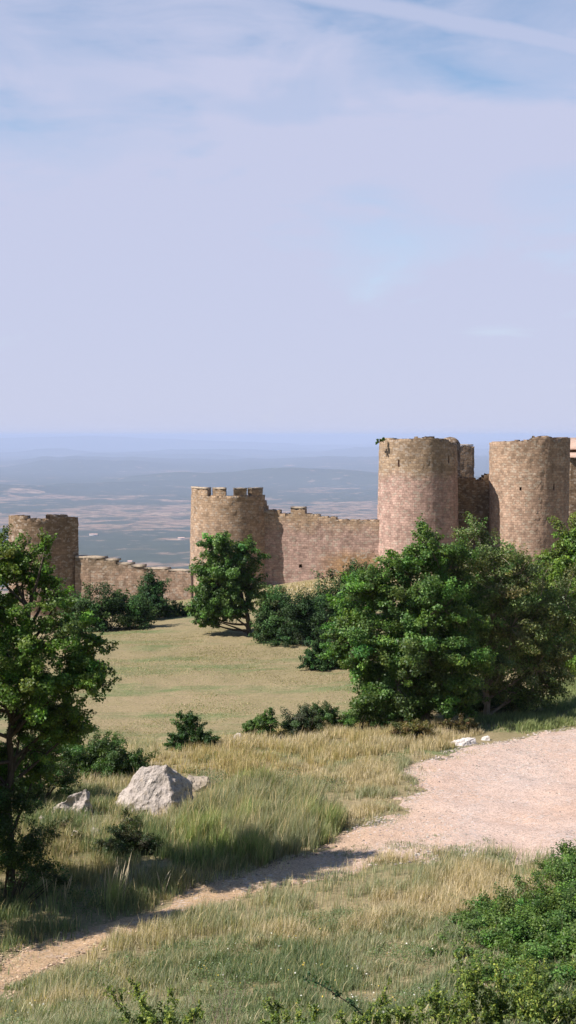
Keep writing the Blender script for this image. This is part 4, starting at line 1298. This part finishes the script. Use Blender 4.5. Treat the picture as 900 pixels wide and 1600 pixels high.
# front slope
grass('dry_grass', 'pale straw grass mixed with green along the near edge of the track',
      [(-60, 1600), (100, 1505), (300, 1420), (420, 1380), (560, 1345), (700, 1318), (880, 1320), (900, 1400), (760, 1430), (600, 1470), (480, 1480), (300, 1510), (100, 1580)],
      70000, .33, .010, STRAW, 301, pal2=GREY, f2=.45, heads=.05, lean=.4)
grass('green_grass', 'grey green grass and weeds covering the near slope',
      [(-150, 1640), (-60, 1560), (150, 1510), (350, 1462), (520, 1425), (680, 1430), (760, 1440), (1000, 1500), (1050, 1660), (450, 1660)],
      120000, .22, .011, GREY, 302, pal2=GREEN + [(.17, .215, .13)], f2=.5, heads=.05, lean=.45, headcol=(.42, .36, .22))
# bank between lawn and path
grass('dry_grass', 'straw-coloured dry grass on the bank between lawn and track',
      [(225, 1235), (262, 1172), (340, 1160), (440, 1146), (560, 1128), (690, 1130), (760, 1146), (700, 1170), (640, 1195), (560, 1196), (460, 1206), (340, 1225), (310, 1215)],
      42000, .34, .014, STRAW, 303, heads=.06, lean=.35, pal2=[(.48, .38, .21), (.36, .33, .17), (.56, .44, .26)], f2=.5)
grass('green_grass', 'thin greenish grass with bare patches beside the widening track',
      [(330, 1228), (460, 1200), (560, 1190), (640, 1188), (690, 1200), (640, 1240), (590, 1280), (540, 1300), (500, 1260), (420, 1235)],
      22000, .26, .012, GREY, 304, pal2=STRAW, f2=.8, clump=1.6, dens_lo=.02)
grass('tall_grass', 'thick tall green grass clump right of the big boulder',
      [(262, 1300), (300, 1262), (360, 1238), (450, 1232), (520, 1262), (535, 1300), (490, 1330), (400, 1350), (300, 1362), (262, 1340)],
      42000, .68, .013, [(.27, .345, .12), (.33, .38, .15), (.21, .285, .095), (.38, .39, .19)], 305, lean=.3, clump=.8, heads=.07, pal2=GREY, f2=.9)
grass('dry_grass', 'straw grass around the boulders', [(70, 1330), (60, 1225), (130, 1165), (240, 1160), (290, 1250), (262, 1300), (180, 1320)],
      16000, .3, .012, STRAW, 311, heads=.06, pal2=GREY, f2=.7, lean=.4)
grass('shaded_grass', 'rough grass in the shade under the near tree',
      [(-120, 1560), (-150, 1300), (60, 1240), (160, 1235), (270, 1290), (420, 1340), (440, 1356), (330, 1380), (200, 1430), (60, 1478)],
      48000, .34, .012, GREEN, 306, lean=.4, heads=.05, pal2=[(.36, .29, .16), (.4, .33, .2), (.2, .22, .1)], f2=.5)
grass('meadow_grass', 'short dry lawn in front of the castle walls',
      [(60, 1190), (0, 1100), (0, 1000), (190, 985), (330, 975), (470, 1010), (600, 1052), (640, 1100), (560, 1140), (330, 1172), (200, 1200)],
      80000, .06, .024, [(.34, .30, .17), (.38, .32, .19), (.29, .27, .14)], 307, lean=.9, avoid_path=False, pal2=[(.5, .41, .27), (.19, .25, .11), (.22, .27, .12), (.46, .38, .23)], f2=.12, cfreq=.3, tw=.0, clump=.5)
grass('dry_grass', 'sparse straw grass on the mound below the pinkish curtain wall',
      [(420, 945), (450, 915), (520, 905), (600, 890), (640, 900), (560, 930), (480, 955)],
      9000, .3, .05, STRAW, 308, avoid_path=False, lean=.4)
grass('green_grass', 'green grass behind the track end at the right edge',
      [(690, 1128), (760, 1118), (850, 1112), (860, 1070), (1000, 1050), (1050, 1120), (900, 1136), (800, 1150)],
      26000, .3, .02, GREEN, 309, pal2=LUSH, lean=.4)
grass('weedy_grass', 'weedy tufts and dry seed heads along the trampled rim of the path',
      [(-60, 1540), (60, 1462), (200, 1428), (330, 1372), (460, 1332), (560, 1280), (620, 1235), (660, 1245), (560, 1310), (470, 1352), (340, 1398), (200, 1452), (60, 1500), (-60, 1570)],
      7000, .2, .011, GREY, 310, avoid_path=False, clump=2.6, dens_lo=.0, pal2=STRAW, f2=.9)


grass('weedy_grass', 'thin weeds creeping over the ragged rim of the wide gravel', [(540, 1300), (600, 1240), (640, 1200), (720, 1172), (790, 1160), (700, 1205), (680, 1240), (640, 1290), (600, 1330)],
      9000, .1, .014, GREY, 312, avoid_path=False, clump=1.8, cfreq=1.3, dens_lo=.0, pal2=STRAW, f2=.9)
grass('weedy_grass', 'small weeds between the gravel and the front grass', [(470, 1370), (560, 1325), (660, 1305), (780, 1318), (880, 1330), (860, 1350), (640, 1356), (520, 1385)],
      6500, .11, .013, GREY, 313, avoid_path=False, clump=2., cfreq=1.4, dens_lo=.0, pal2=GREEN, f2=.9)


def herbs(name, label, cat, poly_px, n, h, size, pal, seed, clump=2., aspect=.5, thr=.5):
    rg = np.random.default_rng(seed)
    poly = hits(poly_px)
    lo, hi = poly.min(0), poly.max(0)
    N = n * 5
    pts = np.column_stack([rg.uniform(lo[0], hi[0], N), rg.uniform(lo[1], hi[1], N)])
    f = fbm(pts[:, 0] * .9, pts[:, 1] * .9, seed, 4)
    ok = inside(pts, poly) & (path_sd(pts) < -.15) & (rg.random(N) < np.clip((f - thr) * 5 * clump + .15, .02, 1))
    pts = pts[ok][:n]; f = f[ok][:n]
    k = len(pts)
    z = gz(pts[:, 0], pts[:, 1]) + h * rg.random(k) ** .7 * np.clip(.4 + (f - thr) * 4, .35, 1.2)
    pos = np.column_stack([pts, z])
    nrm = unit(rg.normal(0, .6, (k, 3)) + np.array([-.1, -.25, .8]))
    V = leaf_quads(pos, nrm, size, aspect, rg)
    o = mesh_np(name, V, np.arange(4 * k), 4 * np.arange(k), M_LEAF, None, col=np.repeat(make_cols(pal, k, rg), 4, 0))
    return tag(o, label, cat, kind='stuff')


herbs('undergrowth', 'low grey green herbs among the grass of the near slope', 'weeds', [(-100, 1640), (150, 1525), (330, 1470), (480, 1440), (600, 1420), (700, 1400), (760, 1440), (1000, 1540), (1000, 1660)], 42000, .24, .034,
      [(.12, .165, .075), (.15, .19, .095), (.09, .135, .055), (.13, .19, .06)], 330)
herbs('undergrowth', 'shaded green herbs along the upper side of the footpath', 'weeds', [(-120, 1540), (-60, 1400), (120, 1380), (300, 1330), (480, 1300), (520, 1310), (400, 1350), (250, 1412), (60, 1476)], 16000, .26, .04,
      [(.09, .14, .04), (.12, .165, .05), (.07, .11, .035)], 331)
herbs('undergrowth', 'scattered dusty green herbs on the dry bank', 'weeds', [(260, 1240), (330, 1170), (450, 1150), (600, 1140), (680, 1150), (620, 1195), (560, 1230), (520, 1262), (380, 1240)], 12000, .22, .045,
      [(.13, .165, .075), (.17, .195, .1), (.1, .14, .06)], 332, thr=.55)
herbs('wildflowers', 'tiny white and yellow flowers dotted over the near slope', 'flowers', [(0, 1600), (150, 1530), (400, 1480), (620, 1450), (780, 1560), (700, 1620), (0, 1620)], 260, .36, .03,
      [(.75, .73, .68), (.75, .73, .68), (.7, .5, .08)], 333, aspect=.9, thr=.48)


def tuft(label, px, py, n, h, seed, pal, spread=.28, head=(.55, .47, .33), hd=.35, group='feathery grass tufts'):
    rg = np.random.default_rng(seed)
    b = hit(px, py)
    e = empty('grass_tuft', b, label, 'grass tuft', group)
    polys, hp = [], []
    pts = b[:2] + rg.normal(0, spread * .35, (n, 2))
    cols = np.array(pal)[rg.integers(0, len(pal), n)] * np.exp(rg.normal(0, .15, (n, 1)))
    V, L, st, cc = blades(pts, h * rg.uniform(.4, .85, n), np.full(n, .012), .35, cols, rg)
    mesh_np('foliage', V - b, L, st, M_GRASS, e, col=cc)
    for k in range(int(n * hd * .25)):
        p = np.array([*(b[:2] + rg.normal(0, spread * .3, 2)), b[2]])
        q = p + np.array([rg.normal(.1, .12), rg.normal(0, .12), h * rg.uniform(.8, 1.12)])
        pl = curve(p, q, .05, rg, 7) - b
        polys.append((pl, np.r_[np.full(4, .004), .011, .010, .003]))
    tube_mesh('seed_head', polys, mat_plain_cache('seed_straw', head), e)


_mc = {}


def mat_plain_cache(n, c):
    if n not in _mc: _mc[n] = mat_plain(n, c, tuple(x * .75 for x in c), 8, bump=0)
    return _mc[n]


tuft('tall feathery grass tuft with pale plumes catching the sun under the near tree', 178, 1422, 120, 1.15, 401, LUSH)
tuft('low tuft with straw seed heads on the shaded side of the path', 85, 1428, 70, .85, 402, GREEN, .5)
tuft('thin tuft with pale seed heads at the path bend', 258, 1402, 40, .6, 403, GREEN, .35)

# ------------------------------------------------------------------ air
def haze():
    x, y0, y1, z0, z1 = 64000, -60, 75000, -560, 42
    v = [(-x, y0, z0), (x, y0, z0), (x, y1, z0), (-x, y1, z0), (-x, y0, z1), (x, y0, z1), (x, y1, z1), (-x, y1, z1)]
    t = NT('air')
    pv = t.n('ShaderNodeVolumePrincipled')
    pv.inputs['Color'].default_value = (.585, .685, .96, 1)
    pv.inputs['Density'].default_value = 6.4e-5
    pv.inputs['Anisotropy'].default_value = .0
    t.l(pv.outputs[0], t.out.inputs['Volume'])
    o = mesh_py('haze', v, [(0, 3, 2, 1), (4, 5, 6, 7), (0, 1, 5, 4), (1, 2, 6, 5), (2, 3, 7, 6), (3, 0, 4, 7)], t.m)
    tag(o, 'pale blue summer haze filling the valley', 'haze', kind='stuff')


haze()

# ------------------------------------------------------------------ unseen mountainside behind the viewpoint, added to block low sky light
def build_sky_blocker():
    xs = np.linspace(-1500, 1500, 90); ys = np.linspace(-900, -64, 50)

    def zf(X, Y):
        d = -64 - Y
        return 12 + .62 * d * (1 - .35 * np.clip(d / 836, 0, 1)) * np.interp(np.abs(X), [0, 900, 1500], [1, .9, .6]) + (fbm(X / 140, Y / 140, 71, 5) - .5) * np.minimum(d * .5, 70)
    V, q = grid_mesh(xs, ys, zf)
    o = mesh_np('hillside', V, q.ravel(), np.arange(len(q)) * 4, mat_plain('mountain_scrub', (.05, .065, .03), (.13, .12, .065), .03), smooth=True)
    tag(o, 'unseen scrub covered mountainside added behind the viewpoint to block low sky light', 'hill', kind='structure')


build_sky_blocker()

# ------------------------------------------------------------------ light
AZ = np.array([-.94, -.34]); AZ /= np.hypot(*AZ)
EL = R(45)
sun = bpy.data.lights.new('sun', 'SUN'); sun.energy = 5.0; sun.angle = R(.53); sun.color = (1., .93, .84)
so = bpy.data.objects.new('sun', sun); COL.objects.link(so)
dirv = Vector((-AZ[0] * math.cos(EL), -AZ[1] * math.cos(EL), -math.sin(EL)))
so.rotation_euler = dirv.to_track_quat('-Z', 'Y').to_euler()
so.location = (-30, -10, 60)

w = bpy.data.worlds.new('World'); S.world = w; w.use_nodes = True
nt = w.node_tree; nt.nodes.clear()
class WT(NT):
    def __init__(s, tree): s.t = tree
W = WT(nt)
wo = W.n('ShaderNodeOutputWorld')
sky = W.n('ShaderNodeTexSky', sky_type='NISHITA')
sky.sun_disc = False; sky.sun_elevation = EL; sky.sun_rotation = math.atan2(AZ[0], AZ[1]); sky.altitude = 1000; sky.air_density = 1.; sky.dust_density = .3; sky.ozone_density = 1.5
bg = W.n('ShaderNodeBackground'); W.l(sky.outputs[0], bg.inputs[0]); bg.inputs[1].default_value = .095
co = W.n('ShaderNodeTexCoord').outputs['Generated']
sxyz = W.n('ShaderNodeSeparateXYZ'); W.l(co, sxyz.inputs[0])
mp = W.n('ShaderNodeMapping'); mp.inputs['Scale'].default_value = (1., 1., 2.6); mp.inputs['Location'].default_value = (.35, .2, .13); W.l(co, mp.inputs[0])
n0 = W.noise(mp.outputs[0], 6.5, 6, .55, .9)
n1m = W.n('ShaderNodeMath', operation='MULTIPLY_ADD'); W.l(n0, n1m.inputs[0]); n1m.inputs[1].default_value = 1.7; n1m.inputs[2].default_value = -.35
n1 = n1m.outputs[0]
mp2 = W.n('ShaderNodeMapping'); mp2.inputs['Scale'].default_value = (1., 1., 5.5); mp2.inputs['Rotation'].default_value = (0, .12, 0); W.l(co, mp2.inputs[0])
n2 = W.noise(mp2.outputs[0], 14, 5, .55, .3)
sm = W.n('ShaderNodeMath', operation='MULTIPLY_ADD'); W.l(n2, sm.inputs[0]); sm.inputs[1].default_value = .5; W.l(n1, sm.inputs[2])
el = W.n('ShaderNodeMapRange'); el.inputs[1].default_value = .04; el.inputs[2].default_value = .38; el.inputs[3].default_value = .24; el.inputs[4].default_value = -.40; W.l(sxyz.outputs[2], el.inputs[0])
sm2 = W.n('ShaderNodeMath', operation='ADD'); W.l(sm.outputs[0], sm2.inputs[0]); W.l(el.outputs[0], sm2.inputs[1])
cm0 = W.ramp(sm2.outputs[0], [(.2, .1), (.5, .7), (.72, .95)])
hf = W.n('ShaderNodeMapRange'); hf.inputs[1].default_value = .5; hf.inputs[2].default_value = .25; W.l(sxyz.outputs[2], hf.inputs[0])
yf = W.n('ShaderNodeMapRange'); yf.inputs[1].default_value = -.3; yf.inputs[2].default_value = .5; W.l(sxyz.outputs[1], yf.inputs[0])
hy = W.n('ShaderNodeMath', operation='MULTIPLY'); W.l(hf.outputs[0], hy.inputs[0]); W.l(yf.outputs[0], hy.inputs[1])
cmm = W.n('ShaderNodeMath', operation='MULTIPLY'); W.l(cm0, cmm.inputs[0]); W.l(hy.outputs[0], cmm.inputs[1])
cm = cmm.outputs[0]
# contrail: a narrow band along a great circle
d1 = ray(520, -4); d2 = ray(905, 74)
nn = np.cross(d1, d2); nn /= np.linalg.norm(nn)
dot = W.n('ShaderNodeVectorMath', operation='DOT_PRODUCT'); W.l(co, dot.inputs[0]); dot.inputs[1].default_value = tuple(nn)
wob = W.n('ShaderNodeMath', operation='MULTIPLY_ADD'); W.l(W.noise(co, 30, 4, .6), wob.inputs[0]); wob.inputs[1].default_value = .006; W.l(dot.outputs['Value'], wob.inputs[2])
sb = W.n('ShaderNodeMath', operation='SUBTRACT'); W.l(wob.outputs[0], sb.inputs[0]); sb.inputs[1].default_value = .003
ab = W.n('ShaderNodeMath', operation='ABSOLUTE'); W.l(sb.outputs[0], ab.inputs[0])
ct = W.n('ShaderNodeMapRange'); ct.interpolation_type = 'SMOOTHSTEP'; ct.inputs[1].default_value = .011; ct.inputs[2].default_value = .0025; ct.inputs[3].default_value = 0; ct.inputs[4].default_value = .72; W.l(ab.outputs[0], ct.inputs[0])
hz = W.n('ShaderNodeMapRange'); hz.inputs[1].default_value = .03; hz.inputs[2].default_value = .22; hz.inputs[3].default_value = .93; hz.inputs[4].default_value = .0; W.l(sxyz.outputs[2], hz.inputs[0])
hm = W.n('ShaderNodeMath', operation='MAXIMUM'); W.l(cm, hm.inputs[0]); W.l(hz.outputs[0], hm.inputs[1])
cm = hm.outputs[0]
nw = W.n('ShaderNodeTexNoise'); nw.inputs['Scale'].default_value = 9; nw.inputs['Detail'].default_value = 4; W.l(co, nw.inputs['Vector'])
cw = W.n('ShaderNodeVectorMath', operation='MULTIPLY_ADD'); W.l(nw.outputs['Color'], cw.inputs[0]); cw.inputs[1].default_value = (.16, .05, .07); W.l(co, cw.inputs[2])
for gx, gy, rx, ry, amt in [(790, 105, 210, 40, .85), (880, 20, 90, 36, .8), (430, 150, 100, 24, .55), (90, 205, 170, 40, .4), (660, 374, 110, 22, .5), (890, 310, 60, 40, .4), (60, 60, 170, 70, .35), (250, 140, 90, 20, .3), (640, 60, 60, 20, .4)]:
    d0 = ray(gx, gy); d0 = d0 / np.linalg.norm(d0)
    e1 = ray(gx + rx, gy); e1 = e1 / np.linalg.norm(e1) - d0; e2 = ray(gx, gy - ry); e2 = e2 / np.linalg.norm(e2) - d0
    qs = []
    for ee in (e1, e2):
        k2 = ee / (ee @ ee)
        dt = W.n('ShaderNodeVectorMath', operation='DOT_PRODUCT'); W.l(cw.outputs[0], dt.inputs[0]); dt.inputs[1].default_value = tuple(k2)
        off = W.n('ShaderNodeMath', operation='SUBTRACT'); W.l(dt.outputs['Value'], off.inputs[0]); off.inputs[1].default_value = float((d0 + np.array([.08, .025, .035])) @ k2)
        pw = W.n('ShaderNodeMath', operation='MULTIPLY'); W.l(off.outputs[0], pw.inputs[0]); W.l(off.outputs[0], pw.inputs[1]); qs.append(pw)
    sm_ = W.n('ShaderNodeMath', operation='ADD'); W.l(qs[0].outputs[0], sm_.inputs[0]); W.l(qs[1].outputs[0], sm_.inputs[1])
    gm = W.n('ShaderNodeMapRange'); gm.interpolation_type = 'SMOOTHSTEP'; gm.inputs[1].default_value = 0.; gm.inputs[2].default_value = 2.6; gm.inputs[3].default_value = 1 - amt * .5; gm.inputs[4].default_value = 1.; W.l(sm_.outputs[0], gm.inputs[0])
    ml = W.n('ShaderNodeMath', operation='MULTIPLY'); W.l(cm, ml.inputs[0]); W.l(gm.outputs[0], ml.inputs[1]); cm = ml.outputs[0]
mx = W.n('ShaderNodeMath', operation='MAXIMUM'); W.l(cm, mx.inputs[0]); W.l(ct.outputs[0], mx.inputs[1])
bg2 = W.n('ShaderNodeBackground'); bg2.inputs[0].default_value = (.575, .605, .80, 1); ys_ = W.n('ShaderNodeMapRange'); ys_.inputs[1].default_value = .55; ys_.inputs[2].default_value = .93; ys_.inputs[3].default_value = .10; ys_.inputs[4].default_value = .625; W.l(sxyz.outputs[1], ys_.inputs[0]); W.l(ys_.outputs[0], bg2.inputs[1])
mxs = W.n('ShaderNodeMixShader'); W.l(mx.outputs[0], mxs.inputs[0]); W.l(bg.outputs[0], mxs.inputs[1]); W.l(bg2.outputs[0], mxs.inputs[2])
W.l(mxs.outputs[0], wo.inputs['Surface'])

# ------------------------------------------------------------------ camera and output
cam = bpy.data.cameras.new('camera')
cam.sensor_fit = 'VERTICAL'; cam.sensor_height = 24; cam.lens = 24 * F / 1600
cam.clip_start = .1; cam.clip_end = 200000
cobj = bpy.data.objects.new('camera', cam); COL.objects.link(cobj)
cobj.location = (0, 0, CAMZ); cobj.rotation_euler = (R(90) - PITCH, 0, 0)
S.camera = cobj
S.render.resolution_x, S.render.resolution_y = 576, 1024
S.view_settings.view_transform = 'Standard'; S.view_settings.look = 'None'
S.view_settings.exposure = .7; S.view_settings.gamma = 1; S.view_settings.use_curve_mapping = False
S.cycles.max_bounces = 6; S.cycles.diffuse_bounces = 3; S.cycles.glossy_bounces = 2; S.cycles.transmission_bounces = 4; S.cycles.volume_bounces = 4
S.cycles.use_denoising = True
